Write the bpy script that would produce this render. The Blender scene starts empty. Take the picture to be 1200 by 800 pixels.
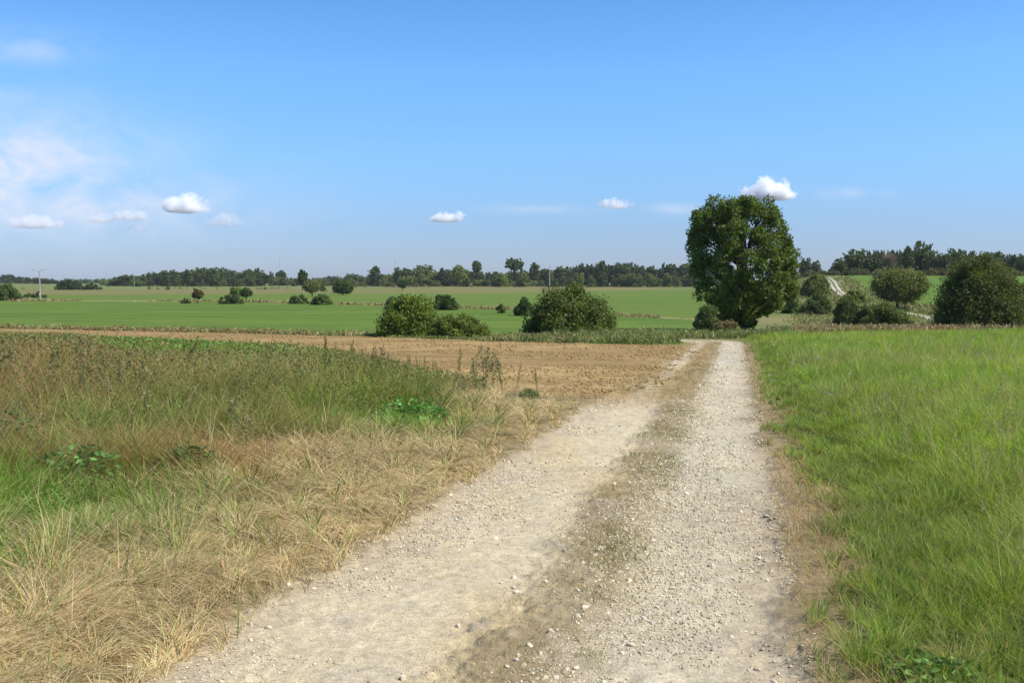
import bpy, math, random
import numpy as np
rng = np.random.default_rng(7)
random.seed(7)
S = bpy.context.scene
COL = S.collection
F = 35.0 / 36.0 * 1200.0            # focal length in pixels of a 1200 wide picture
HORIZON = 327.0
EYE = 1.54
PITCH = math.atan((400 - HORIZON) / F)

# ------------------------------------------------------------------ camera, light, exposure
cam_d = bpy.data.cameras.new('camera')
cam_d.lens = 35; cam_d.sensor_width = 36; cam_d.clip_start = 0.05; cam_d.clip_end = 20000
cam = bpy.data.objects.new('camera', cam_d); COL.objects.link(cam)
cam.location = (0, 0, EYE); cam.rotation_euler = (math.pi / 2 - PITCH, 0, 0)
S.camera = cam
SUN_EL, SUN_AZ = math.radians(50), math.radians(104)      # azimuth from +Y towards +X
sun_d = bpy.data.lights.new('sun', 'SUN'); sun_d.energy = 4.4; sun_d.angle = math.radians(0.53)
sun_d.color = (1.0, 0.945, 0.84)
sun = bpy.data.objects.new('sun', sun_d); COL.objects.link(sun)
sun.rotation_euler = (math.pi / 2 - SUN_EL, 0, -SUN_AZ + math.pi)
sun.location = (60, 20, 80)
S.view_settings.view_transform = 'Standard'
S.view_settings.look = 'None'
S.view_settings.exposure = 0.6
S.view_settings.gamma = 1
S.view_settings.use_curve_mapping = False
S.cycles.use_denoising = True
S.render.filter_size = 1.1
S.cycles.volume_step_rate = 0.35
S.cycles.max_bounces = 14
S.cycles.diffuse_bounces = 4
S.cycles.volume_bounces = 14
S.cycles.transparent_max_bounces = 8
S.cycles.use_adaptive_sampling = False


def N(nt, typ, **kw):
    n = nt.nodes.new(typ)
    for k, v in kw.items():
        if k in n.inputs.keys():
            n.inputs[k].default_value = v
        else:
            setattr(n, k, v)
    return n


def mathn(nt, op, a, b=None, c=None, clamp=False):
    n = nt.nodes.new('ShaderNodeMath'); n.operation = op; n.use_clamp = clamp
    for i, v in enumerate((a, b, c)):
        if v is None: continue
        if isinstance(v, (int, float)): n.inputs[i].default_value = v
        else: nt.links.new(v, n.inputs[i])
    return n.outputs[0]


def ramp(nt, fac, stops, interp='LINEAR'):
    n = nt.nodes.new('ShaderNodeValToRGB'); n.color_ramp.interpolation = interp
    e = n.color_ramp.elements
    while len(e) < len(stops): e.new(0.5)
    for el, (p, c) in zip(e, stops):
        el.position = p; el.color = (*c, 1) if len(c) == 3 else c
    nt.links.new(fac, n.inputs[0])
    return n.outputs[0]


def mixc(nt, fac, a, b, mode='MIX'):
    n = nt.nodes.new('ShaderNodeMix'); n.data_type = 'RGBA'; n.blend_type = mode
    if isinstance(fac, (int, float)): n.inputs[0].default_value = fac
    else: nt.links.new(fac, n.inputs[0])
    for i, v in ((6, a), (7, b)):
        if isinstance(v, tuple): n.inputs[i].default_value = (*v, 1)
        else: nt.links.new(v, n.inputs[i])
    return n.outputs[2]


W = bpy.data.worlds.new('World'); S.world = W; W.use_nodes = True
nt = W.node_tree; nt.nodes.clear()
out = N(nt, 'ShaderNodeOutputWorld'); bg = N(nt, 'ShaderNodeBackground'); bg.inputs[1].default_value = 0.12
sky = N(nt, 'ShaderNodeTexSky'); sky.sky_type = 'NISHITA'; sky.sun_disc = False
sky.sun_elevation = SUN_EL; sky.sun_rotation = SUN_AZ
sky.air_density = 1.0; sky.dust_density = 0.4; sky.ozone_density = 3.0; sky.altitude = 200
tc = N(nt, 'ShaderNodeTexCoord')
sep = N(nt, 'ShaderNodeSeparateXYZ'); nt.links.new(tc.outputs['Generated'], sep.inputs[0])
DX, DY, DZ = sep.outputs
# a polarised summer sky: deeper blue away from the horizon
tint = ramp(nt, DZ, [(0.0, (0.385, 0.465, 0.765)), (0.05, (0.42, 0.53, 0.80)), (0.12, (0.50, 0.715, 0.95)), (0.20, (0.54, 0.82, 1.08)),
                     (0.28, (0.46, 0.755, 1.03)), (0.5, (0.5, 0.7, 1.0))])
skyc = mixc(nt, 1.0, sky.outputs[0], tint, 'MULTIPLY')
# thin high cloud low in the north-west part of the sky
azim = mathn(nt, 'DIVIDE', DX, mathn(nt, 'MAXIMUM', DY, 0.05))
elev = mathn(nt, 'DIVIDE', DZ, mathn(nt, 'MAXIMUM', DY, 0.05))
cmb = N(nt, 'ShaderNodeCombineXYZ'); nt.links.new(azim, cmb.inputs[0]); nt.links.new(elev, cmb.inputs[1])


def wisp(cx, cy, rx, ry):
    a = mathn(nt, 'MULTIPLY', mathn(nt, 'SUBTRACT', azim, (cx - 600) / F), F / rx)
    b = mathn(nt, 'MULTIPLY', mathn(nt, 'SUBTRACT', elev, (HORIZON - cy) / F), F / ry)
    r2 = mathn(nt, 'ADD', mathn(nt, 'MULTIPLY', a, a), mathn(nt, 'MULTIPLY', b, b))
    return mathn(nt, 'EXPONENT', mathn(nt, 'MULTIPLY', r2, -1.0))


nz = N(nt, 'ShaderNodeTexNoise'); nz.inputs['Scale'].default_value = 14; nz.inputs['Detail'].default_value = 9
nz.inputs['Roughness'].default_value = 0.58; nz.inputs['Distortion'].default_value = 0.5
mp = N(nt, 'ShaderNodeMapping'); mp.inputs['Scale'].default_value = (1.0, 1.7, 1.0)
nt.links.new(cmb.outputs[0], mp.inputs[0]); nt.links.new(mp.outputs[0], nz.inputs['Vector'])
blob = None
for (cx, cy, rx, ry, k) in [(25, 200, 140, 58, 1.4), (60, 240, 200, 38, 1.0), (45, 60, 60, 20, 0.5), (5, 122, 50, 16, 0.55), (175, 187, 26, 10, 0.42), (90, 125, 45, 22, 0.2),
                            (-300, 180, 260, 90, 0.7), (985, 227, 30, 6, 0.5), (797, 245, 34, 6, 0.55), (640, 246, 62, 5, 0.5), (1035, 228, 16, 4, 0.35)]:
    w = mathn(nt, 'MULTIPLY', wisp(cx, cy, rx, ry), k)
    blob = w if blob is None else mathn(nt, 'MAXIMUM', blob, w)
dens = mathn(nt, 'MULTIPLY', blob, mathn(nt, 'MULTIPLY_ADD', nz.outputs['Fac'], 3.0, -0.85, clamp=True))
dens = mathn(nt, 'MULTIPLY', dens, 0.85)
skyc = mixc(nt, dens, skyc, (4.2, 4.55, 5.35))
nt.links.new(skyc, bg.inputs[0]); nt.links.new(bg.outputs[0], out.inputs[0])


# ------------------------------------------------------------------ noise and geometry helpers
def vnoise(x, y, seed=0):
    xi = np.floor(x).astype(np.int64); yi = np.floor(y).astype(np.int64)
    fx = x - xi; fy = y - yi
    fx = fx * fx * (3 - 2 * fx); fy = fy * fy * (3 - 2 * fy)

    def h(a, b):
        n = (a * 374761393 + b * 668265263 + seed * 974711) & 0xffffffff
        n = ((n ^ (n >> 13)) * 1274126177) & 0xffffffff
        return ((n ^ (n >> 16)) & 0xffffff) / float(0xffffff)
    return (h(xi, yi) * (1 - fx) + h(xi + 1, yi) * fx) * (1 - fy) + (h(xi, yi + 1) * (1 - fx) + h(xi + 1, yi + 1) * fx) * fy


def fbm(x, y, oct=4, seed=0, rough=0.5):
    s = 0; a = 1; t = 0
    for i in range(oct):
        s = s + a * vnoise(x * 2 ** i + 17.3 * i, y * 2 ** i - 9.1 * i, seed + i); t += a; a *= rough
    return s / t


def sstep(a, b, x):
    t = np.clip((x - a) / (b - a), 0, 1)
    return t * t * (3 - 2 * t)


_yr = np.arange(0, 3001, 2.0)
_zr = np.interp(_yr, [0, 85, 112, 140, 165, 200, 300, 460, 700, 3000], [0, -2.85, -3.95, -4.8, -4.5, -2.4, 0.5, 3.2, 3.7, 3.7])
_k = np.exp(-np.linspace(-2, 2, 17) ** 2); _k /= _k.sum()
_zr = np.convolve(np.pad(_zr, 8, mode='edge'), _k, 'valid')


def base_z(x, y):
    x = np.asarray(x, float); y = np.asarray(y, float)
    a = -0.0335 * y; b = -4.4
    zl = 0.3 * np.logaddexp(a / 0.3, b / 0.3)
    yy = np.maximum(y, 0)
    zr = np.where(y > 0, np.interp(yy, _yr, _zr), a)
    az = x / np.maximum(y, 1.0)
    w = sstep(0.17, 0.33, az) * sstep(30, 70, y)
    z = zl * (1 - w) + zr * w
    und = (fbm(x / 60, y / 60, 2, 3) - 0.5) * 0.5 * sstep(90, 250, y)
    return z + und


def ray(px, py):
    c, s = math.cos(PITCH), math.sin(PITCH)
    u, v = (px - 600) / F, (400 - py) / F
    return np.array([u, c + v * s, -s + v * c])


_T = np.concatenate([np.geomspace(2, 2600, 4000)])


def hit(px, py):
    """where the line of sight of a point of the photograph meets the land"""
    d = ray(px, py)
    x, y, z = d[0] * _T, d[1] * _T, EYE + d[2] * _T
    f = z - base_z(x, y)
    i = np.argmax(f < 0)
    if f[i] >= 0: i = len(_T) - 1
    t = _T[i - 1] + (_T[i] - _T[i - 1]) * f[i - 1] / (f[i - 1] - f[i] + 1e-9) if i > 0 else _T[0]
    return np.array([d[0] * t, d[1] * t])


def at(px, dist):
    return np.array([(px - 600) / F * dist, dist])


def seg_dist(px, py, poly):
    """distance to a polyline, signed lateral (left negative), arc length"""
    best = np.full(px.shape, 1e9); lat = np.zeros(px.shape); arc = np.zeros(px.shape); acc = 0
    for (ax, ay), (bx, by) in zip(poly[:-1], poly[1:]):
        dx, dy = bx - ax, by - ay; L = math.hypot(dx, dy)
        t = np.clip(((px - ax) * dx + (py - ay) * dy) / (L * L), 0, 1)
        qx, qy = px - (ax + t * dx), py - (ay + t * dy)
        d = np.hypot(qx, qy); m = d < best
        best = np.where(m, d, best)
        lat = np.where(m, np.sign(qx * dy - qy * dx) * d, lat)
        arc = np.where(m, acc + t * L, arc); acc += L
    return best, lat, arc


def in_poly(px, py, poly):
    c = np.zeros(px.shape, bool); n = len(poly)
    for i in range(n):
        x1, y1 = poly[i]; x2, y2 = poly[(i + 1) % n]
        if y1 == y2: continue
        c ^= ((y1 > py) != (y2 > py)) & (px < (x2 - x1) * (py - y1) / (y2 - y1) + x1)
    return c


def mesh(name, v, faces, col=None, mat=None, smooth=False, parent=None, link=True):
    """faces: (n,3) or (n,4) int array, or a list of such arrays"""
    if not isinstance(faces, list): faces = [faces]
    faces = [f for f in faces if len(f)]
    me = bpy.data.meshes.new(name)
    me.vertices.add(len(v)); me.vertices.foreach_set('co', np.ascontiguousarray(v, np.float32).ravel())
    idx = np.concatenate([f.ravel() for f in faces]).astype(np.int32)
    cnt = np.concatenate([np.full(len(f), f.shape[1]) for f in faces]).astype(np.int32)
    st = np.concatenate([[0], np.cumsum(cnt)[:-1]]).astype(np.int32)
    me.loops.add(len(idx)); me.loops.foreach_set('vertex_index', idx)
    me.polygons.add(len(cnt)); me.polygons.foreach_set('loop_start', st); me.polygons.foreach_set('loop_total', cnt)
    me.polygons.foreach_set('use_smooth', np.full(len(cnt), smooth))
    if col is not None:
        a = me.attributes.new('col', 'FLOAT_COLOR', 'POINT')
        c = np.ones((len(v), 4), np.float32); c[:, :col.shape[1]] = col
        a.data.foreach_set('color', c.ravel())
    me.update(calc_edges=True); me.validate()
    if mat: me.materials.append(mat)
    if not link: return me
    o = bpy.data.objects.new(name, me); COL.objects.link(o)
    if parent: o.parent = parent
    return o


def tag(o, label, cat=None, group=None, kind=None):
    o['label'] = label
    if cat: o['category'] = cat
    if group: o['group'] = group
    if kind: o['kind'] = kind
    return o


def empty(name, loc):
    o = bpy.data.objects.new(name, None); COL.objects.link(o); o.location = loc; o.empty_display_size = 0.3
    return o


def copy_tree(o, parent=None):
    c = o.copy(); COL.objects.link(c)
    if parent: c.parent = parent
    for ch in list(o.children): copy_tree(ch, c)
    return c


# ------------------------------------------------------------------ materials
def principled(name, color=(0.5, 0.5, 0.5), rough=0.8, spec=0.3):
    m = bpy.data.materials.new(name); m.use_nodes = True
    b = m.node_tree.nodes['Principled BSDF']
    b.inputs['Base Color'].default_value = (*color, 1); b.inputs['Roughness'].default_value = rough
    b.inputs['Specular IOR Level'].default_value = spec
    return m, m.node_tree, b


def leaf_material(name, trans=0.3, rough=0.55, spec=0.25, nscale=3.0, namp=0.5):
    m = bpy.data.materials.new(name); m.use_nodes = True; t = m.node_tree; t.nodes.clear()
    o = N(t, 'ShaderNodeOutputMaterial'); a = N(t, 'ShaderNodeAttribute'); a.attribute_name = 'col'
    oi = N(t, 'ShaderNodeObjectInfo')
    c = mixc(t, 1.0, a.outputs['Color'], oi.outputs['Color'], 'MULTIPLY')
    g = N(t, 'ShaderNodeNewGeometry'); nz = N(t, 'ShaderNodeTexNoise'); nz.inputs['Scale'].default_value = nscale
    t.links.new(g.outputs['Position'], nz.inputs['Vector'])
    v = mathn(t, 'MULTIPLY_ADD', nz.outputs['Fac'], namp, 1 - namp / 2)
    hs = N(t, 'ShaderNodeHueSaturation'); t.links.new(c, hs.inputs['Color']); t.links.new(v, hs.inputs['Value'])
    p = N(t, 'ShaderNodeBsdfPrincipled'); p.inputs['Roughness'].default_value = rough; p.inputs['Specular IOR Level'].default_value = spec
    t.links.new(hs.outputs[0], p.inputs['Base Color'])
    tr = N(t, 'ShaderNodeBsdfTranslucent')
    hs2 = N(t, 'ShaderNodeHueSaturation'); hs2.inputs['Saturation'].default_value = 1.15; hs2.inputs['Hue'].default_value = 0.49
    t.links.new(hs.outputs[0], hs2.inputs['Color']); t.links.new(hs2.outputs[0], tr.inputs['Color'])
    mx = N(t, 'ShaderNodeMixShader'); mx.inputs[0].default_value = trans
    t.links.new(p.outputs[0], mx.inputs[1]); t.links.new(tr.outputs[0], mx.inputs[2]); t.links.new(mx.outputs[0], o.inputs[0])
    return m


M_GRASS = leaf_material('grass_blades', 0.5, 0.6, 0.15, 1.2, 0.5)
M_STRAW = leaf_material('dry_straw', 0.3, 0.6, 0.25, 1.5, 0.4)
M_LEAF = leaf_material('tree_leaves', 0.40, 0.5, 0.3, 0.5, 0.5)
M_SCRUB = leaf_material('weed_leaves', 0.28, 0.6, 0.2, 1.0, 0.4)

M_BARK, t_, b_ = principled('bark', (0.12, 0.095, 0.07), 0.9, 0.1)
n_ = N(t_, 'ShaderNodeTexNoise'); n_.inputs['Scale'].default_value = 9; n_.inputs['Detail'].default_value = 6
t_.links.new(ramp(t_, n_.outputs['Fac'], [(0.3, (0.035, 0.028, 0.02)), (0.7, (0.11, 0.09, 0.07))]), b_.inputs['Base Color'])

M_CONC, t_, b_ = principled('concrete', (0.45, 0.44, 0.41), 0.85, 0.2)
n_ = N(t_, 'ShaderNodeTexNoise'); n_.inputs['Scale'].default_value = 3; n_.inputs['Detail'].default_value = 5
t_.links.new(ramp(t_, n_.outputs['Fac'], [(0.3, (0.26, 0.25, 0.225)), (0.7, (0.38, 0.37, 0.335))]), b_.inputs['Base Color'])
M_STEEL, t_, b_ = principled('galvanised_steel', (0.40, 0.42, 0.43), 0.5, 0.4)
M_GLASS, t_, b_ = principled('insulator_glass', (0.25, 0.33, 0.32), 0.2, 0.5)
M_PLATE, t_, b_ = principled('white_plate', (0.75, 0.75, 0.72), 0.5, 0.3)

M_STONE, t_, b_ = principled('limestone', (0.55, 0.5, 0.42), 0.9, 0.15)
oi = N(t_, 'ShaderNodeObjectInfo'); g_ = N(t_, 'ShaderNodeNewGeometry')
n_ = N(t_, 'ShaderNodeTexNoise'); n_.inputs['Scale'].default_value = 38; n_.inputs['Detail'].default_value = 6
t_.links.new(g_.outputs['Position'], n_.inputs['Vector'])
c_ = ramp(t_, n_.outputs['Fac'], [(0.3, (0.42, 0.355, 0.25)), (0.5, (0.57, 0.50, 0.37)), (0.75, (0.64, 0.58, 0.46))])
t_.links.new(mixc(t_, 1.0, c_, oi.outputs['Color'], 'MULTIPLY'), b_.inputs['Base Color'])
bp = N(t_, 'ShaderNodeBump'); bp.inputs['Strength'].default_value = 0.5; bp.inputs['Distance'].default_value = 0.01
t_.links.new(n_.outputs['Fac'], bp.inputs['Height']); t_.links.new(bp.outputs[0], b_.inputs['Normal'])

M_PEBBLE, t_, b_ = principled('gravel_stone', (0.5, 0.46, 0.38), 0.9, 0.15)
a_ = N(t_, 'ShaderNodeAttribute'); a_.attribute_name = 'col'; t_.links.new(a_.outputs['Color'], b_.inputs['Base Color'])

# ground: the colour of each crop or soil is carried by the sheet, fine grain by noise at real scale
M_GROUND, t_, b_ = principled('earth_and_turf', (0.3, 0.3, 0.2), 0.95, 0.1)
a_ = N(t_, 'ShaderNodeAttribute'); a_.attribute_name = 'col'; g_ = N(t_, 'ShaderNodeNewGeometry')
n1 = N(t_, 'ShaderNodeTexNoise'); n1.inputs['Scale'].default_value = 14; n1.inputs['Detail'].default_value = 10; n1.inputs['Roughness'].default_value = 0.75
n2 = N(t_, 'ShaderNodeTexNoise'); n2.inputs['Scale'].default_value = 0.5; n2.inputs['Detail'].default_value = 8; n2.inputs['Roughness'].default_value = 0.65
vo = N(t_, 'ShaderNodeTexVoronoi'); vo.inputs['Scale'].default_value = 55; vo.inputs['Randomness'].default_value = 1
vo2 = N(t_, 'ShaderNodeTexVoronoi'); vo2.inputs['Scale'].default_value = 19
for n_ in (n1, n2, vo, vo2): t_.links.new(g_.outputs['Position'], n_.inputs['Vector'])
v1 = mathn(t_, 'MULTIPLY_ADD', n1.outputs['Fac'], 0.9, 0.55)
v2 = mathn(t_, 'MULTIPLY_ADD', n2.outputs['Fac'], 0.5, 0.75)
sp = N(t_, 'ShaderNodeSeparateColor'); t_.links.new(vo.outputs['Color'], sp.inputs[0])
sp2 = N(t_, 'ShaderNodeSeparateColor'); t_.links.new(vo2.outputs['Color'], sp2.inputs[0])
peb = mathn(t_, 'ADD', mathn(t_, 'MULTIPLY_ADD', sp.outputs[0], 0.26, 0.78), mathn(t_, 'MULTIPLY', sp2.outputs[1], 0.14))
pm = mathn(t_, 'ADD', mathn(t_, 'MULTIPLY', a_.outputs['Alpha'], peb), mathn(t_, 'SUBTRACT', 1.0, a_.outputs['Alpha']))
val = mathn(t_, 'MULTIPLY', mathn(t_, 'MULTIPLY', v1, v2), pm)
hs = N(t_, 'ShaderNodeHueSaturation'); t_.links.new(a_.outputs['Color'], hs.inputs['Color']); t_.links.new(val, hs.inputs['Value'])
t_.links.new(hs.outputs[0], b_.inputs['Base Color'])
bp = N(t_, 'ShaderNodeBump'); bp.inputs['Strength'].default_value = 0.6; bp.inputs['Distance'].default_value = 0.016
hgt = mathn(t_, 'ADD', n1.outputs['Fac'], mathn(t_, 'MULTIPLY', mathn(t_, 'SUBTRACT', 0.6, vo.outputs['Distance']), mathn(t_, 'MULTIPLY', a_.outputs['Alpha'], 0.3)))
t_.links.new(hgt, bp.inputs['Height']); t_.links.new(bp.outputs[0], b_.inputs['Normal'])

# ------------------------------------------------------------------ the lie of the land (world coordinates, metres)
TRACK = [(-1.05 + 0.225 * y, y) for y in (-30, -5, 10, 20, 30, 38, 42)] + [(9.3, 46), (10.1, 49.5), (10.55, 52), (10.5, 53.8), (9.8, 55.2), (8.6, 55.9), (7.2, 55.9), (5.6, 55.4)]
TL0 = math.hypot(0.225, 1) * 30                                     # arc length at y = 0
PLOUGH_NEAR = [(5.4, 30), (3.3, 21.5), (1.4, 17.6), (-1.0, 20), (-3.2, 24), (-5.8, 29), (-12, 40), (-21, 52), (-40, 68), (-140, 120)]
PLOUGH_FAR = [(-200, 210), (-80, 121), (-37, 86), (-20, 72.5), (-8.5, 62), (0.9, 51.5), (4.2, 48.8), (7.0, 47.2), (8.3, 46.2)]
PLOUGH = PLOUGH_NEAR + PLOUGH_FAR + [(8.2, 44), (7.2, 38)]
RIGHT_EDGE = [(12.2, 54), (16.5, 60), (24, 66.5), (38, 75), (60, 84), (140, 110)]
DITCH = [hit(*p) for p in [(-500, 351.5), (0, 352.5), (150, 353), (300, 354), (420, 357), (500, 359.5), (590, 362.5), (660, 366), (740, 371), (815, 375)]]
L1 = [hit(*p) for p in [(-500, 346), (0, 345.5), (200, 345), (300, 344.5), (430, 344.5), (560, 343.5), (700, 341), (800, 339), (880, 337)]]
L2 = [hit(*p) for p in [(-500, 339), (0, 339), (300, 339), (450, 337), (600, 334.5), (800, 332.5), (880, 331)]]
HILL_FIELD = [hit(*p) for p in [(992, 323.2), (1060, 322.5), (1300, 322), (1500, 322), (1500, 350), (1300, 352), (1200, 353), (1090, 357), (1045, 351), (1015, 338)]]


def above(x, y, line):
    """positive beyond the line (farther from the eye), measured along the line of sight"""
    p = np.array(line); az = p[:, 0] / p[:, 1]; o = np.argsort(az)
    return y - np.interp(x / np.maximum(y, 1), az[o], p[o, 1])


def track_width(arc):
    return 1.36 - 0.25 * sstep(45, 58, arc - TL0)


def track_frame(x, y):
    d = np.full(x.shape, 1e3); lat = np.full(x.shape, 1e3); arc = np.zeros(x.shape)
    m = (np.abs(x) < 40) & (y > -32) & (y < 80)
    if m.any():
        d[m], lat[m], arc[m] = seg_dist(x[m], y[m], TRACK)
    return d, lat, arc - TL0


def mixv(a, b, w):
    return a + (np.asarray(b) - a) * w[:, None]


def soil_state(x, y):
    """(colour, grit, height offset) of the ground"""
    n = len(x); d, lat, arc = track_frame(x, y)
    n_big = fbm(x / 9, y / 9, 4, 11); n_mid = fbm(x * 0.9, y * 0.9, 4, 23); n_fine = fbm(x * 5, y * 5, 3, 31); n_vf = fbm(x * 16, y * 16, 3, 37)
    streak = fbm(x / 70, y / 9, 4, 41)
    dist = np.hypot(x, y)
    # far meadows
    c = np.tile(np.array([0.084, 0.142, 0.016]), (n, 1))
    c = mixv(c, (0.108, 0.158, 0.020), sstep(0.35, 0.7, streak))
    c = mixv(c, (0.072, 0.126, 0.015), sstep(0.5, 0.75, fbm(x / 28, y / 28, 3, 43)) * 0.6)
    c = c * (0.95 + 0.09 * np.sin((x * .35 + y * .94) * .55 + 3 * n_big) + 0.26 * (fbm(x / 5, y / 2.5, 4, 47) - .5))[:, None]
    beyond = above(x, y, DITCH)
    c = mixv(c, (0.112, 0.152, 0.024), sstep(0, 6, beyond) * 0.45)
    w = np.clip(1 - np.abs(beyond - 3 - 4 * (n_big - .5)) / (2 + 0.022 * y), 0, 1) * (x < 30)
    c = mixv(c, (0.26, 0.21, 0.09), w * (0.55 + 0.45 * n_big))
    a1 = above(x, y, L1) / y; a2 = above(x, y, L2) / y
    left = 1 - sstep(0.24, 0.29, x / np.maximum(y, 1))
    w1 = sstep(-0.02, 0.05, a1 + 0.12 * (n_big - .5)) * left * (y > 180)
    c = mixv(c, (0.165, 0.14, 0.052), w1 * (0.45 + 0.55 * sstep(0.3, 0.6, fbm(x / 40, y / 25, 3, 51))))
    w2 = sstep(-0.02, 0.06, a2 + 0.1 * (n_big - .5)) * left * (y > 180)
    c = mixv(c, (0.135, 0.16, 0.045), w2)
    # rough ground right of the oak, the valley side and its field
    right = sstep(0.215, 0.255, x / np.maximum(y, 1)) * sstep(58, 74, y)
    c = mixv(c, (0.12, 0.145, 0.038), right)
    c = mixv(c, (0.22, 0.165, 0.075), right * .55 * sstep(0.45, 0.65, fbm(x / 14, y / 14, 4, 61)))
    hf = in_poly(x + (n_big - .5) * 9, y + (n_big - .5) * 14, HILL_FIELD)
    c = np.where(hf[:, None], np.array([0.086, 0.148, 0.016]) * (0.85 + 0.3 * streak[:, None]), c)
    # ploughed earth
    inp = in_poly(x + (n_mid - .5) * 0.9, y + (n_mid - .5) * 1.2, PLOUGH)
    soil = mixv(np.tile(np.array([0.285, 0.188, 0.078]), (n, 1)), (0.33, 0.222, 0.098), sstep(0.35, 0.7, n_mid))
    soil = mixv(soil, (0.225, 0.145, 0.06), sstep(0.6, 0.85, n_fine) * 0.6)
    soil = mixv(soil, (0.42, 0.30, 0.15), sstep(0.45, 0.7, fbm(x / 6, y / 2.5, 4, 71)) * 0.5 * sstep(38, 20, y))
    fur = 0.5 + 0.5 * np.sin((x * 0.52 + y * 0.86) * 2.1 + 2.5 * n_big)
    soil = soil * np.array([.92, .93, .86]) * (0.90 + 0.14 * fur)[:, None] * (0.86 + 0.28 * sstep(.3, .7, fbm(x / 14, y / 5, 3, 75)))[:, None]
    c = np.where(inp[:, None], soil, c)
    # grass grounds left and right of the track
    lv = (~inp) & (lat < 0) & (y < 80) & (above(x, y, PLOUGH_FAR[1:]) < 0) & (d > 1.0)
    gl = mixv(np.tile(np.array([0.20, 0.155, 0.075]), (n, 1)), (0.095, 0.095, 0.035), sstep(2.0, 4.0, d))
    c = np.where(lv[:, None], gl, c)
    fe = above(x, y, RIGHT_EDGE)
    rv = (lat > 0) & (x > -1.05 + .225 * y) & (fe < 1.5) & (d > 1.0) & (d < 900)
    gr = mixv(np.tile(np.array([0.23, 0.175, 0.09]), (n, 1)), (0.11, 0.13, 0.04), sstep(1.42, 1.85, d + 0.5 * (n_mid - .5)))
    c = np.where(rv[:, None], gr, c)
    # the weedy strip behind the ploughed field
    ws = above(x, y, PLOUGH_FAR[1:])
    w = sstep(-3.5, -2.0, ws) * sstep(9, 5, ws + 3 * (n_big - .5)) * (x / np.maximum(y, 1) < 0.25) * ((lat < 2) | (y > 56))
    c = mixv(c, (0.17, 0.145, 0.06), w * 0.8 * (~inp))
    azz = x / np.maximum(y, 1)
    w = sstep(55.3, 57, y) * sstep(80, 70, y) * sstep(.10, .13, azz) * sstep(.30, .26, azz) * (fe > -.5)
    c = mixv(c, (0.16, 0.15, 0.055), w)
    # the track itself
    hw = track_width(arc)
    e = d - hw + (n_mid - .5) * 0.4 + (n_fine - .5) * 0.3 + (n_vf - .5) * .2
    on = sstep(0.16, -0.16, e) * sstep(80, 60, arc + 4 * (n_mid - .5)) * (y > -25)
    u = lat
    grey = mixv(np.tile(np.array([0.455, 0.395, 0.265]), (n, 1)), (0.425, 0.38, 0.28), sstep(0.40, 0.62, fbm(x * 0.8, y * 0.35, 3, 81)))
    sand = mixv(np.tile(np.array([0.475, 0.40, 0.255]), (n, 1)), (0.46, 0.37, 0.21), sstep(0.42, 0.68, fbm(x * 0.9, y * 0.3, 3, 91)))
    tr = sand + (grey - sand) * sstep(-0.1, 0.4, u + .3 * (n_mid - .5))[:, None]
    tr = mixv(tr, (0.39, 0.32, 0.21), sstep(0.45, 0.15, np.abs(e)) * 0.75)
    st = sstep(0.42, 0.10, np.abs(u - 0.16 + 0.30 * (n_mid - .5) + .30 * (n_fine - .5) + .22 * (n_vf - .5)))
    st = st * (0.75 + 0.25 * sstep(0.35, 0.6, n_mid + 0.5 * (n_fine - .5) + .4 * (n_vf - .5)))
    tr = mixv(tr, (0.235, 0.18, 0.09), st * 0.92)
    tr = mixv(tr, (0.36, 0.31, 0.24), sstep(0.5, 0.75, n_fine + .5 * (n_vf - .5)) * 0.4)
    tr = tr * (0.82 + 0.36 * n_vf)[:, None]
    # past fifteen metres the nearer rut has been harrowed over
    cov = sstep(15.8, 18.8, arc + 2.2 * (n_mid - .5) - 1.2 * (u + .7)) * sstep(58, 50, arc) * sstep(0.45, 0.05, u)
    over = mixv(np.tile(np.array([0.235, 0.16, 0.07]), (n, 1)), (0.29, 0.21, 0.10), sstep(0.3, 0.7, n_mid))
    thin = sstep(0.30, 0.08, np.abs(u + 0.65 + 0.2 * (n_mid - .5)))
    over = mixv(over, (0.43, 0.36, 0.24), thin * (0.35 + 0.45 * sstep(22, 30, arc)))
    tr = mixv(tr, over, cov)
    c = mixv(c, tr, on)
    grit = on * (1 - 0.5 * st) * (1 - 0.8 * cov)
    # brown trodden edges
    edge = np.exp(-((d - hw - 0.25) / 0.22) ** 2) * (lat > 0) * (arc < 56)
    c = mixv(c, (0.29, 0.215, 0.12), edge * 0.5 * (d < 100))
    # relief
    h = np.zeros(n)
    near = dist < 120
    h += on * ((n_fine - .5) * 0.012 + (n_vf - .5) * .016 - 0.02 * (1 - st) + 0.012 * st) * near
    h += inp * ((n_mid - .5) * 0.09 + (n_fine - .5) * 0.04) * sstep(150, 60, dist)
    h += cov * on * (n_fine - .5) * 0.08
    h += (1 - on) * (d < 50) * (0.012 + (n_mid - .5) * 0.05) * near * (~inp)
    zone = np.zeros(n, int)                                        # 0 ground
    zone[(beyond > 0) & (y > 60)] = 4                               # far pasture
    zone[inp] = 1
    zone[rv & (fe < 0.5)] = 2
    zone[lv] = 3
    zone[on > 0.5] = 5
    zone[hf] = 6
    return c, grit, h, zone


def ground_z(x, y):
    x = np.atleast_1d(np.asarray(x, float)); y = np.atleast_1d(np.asarray(y, float))
    return base_z(x, y) + soil_state(x, y)[2]


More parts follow.
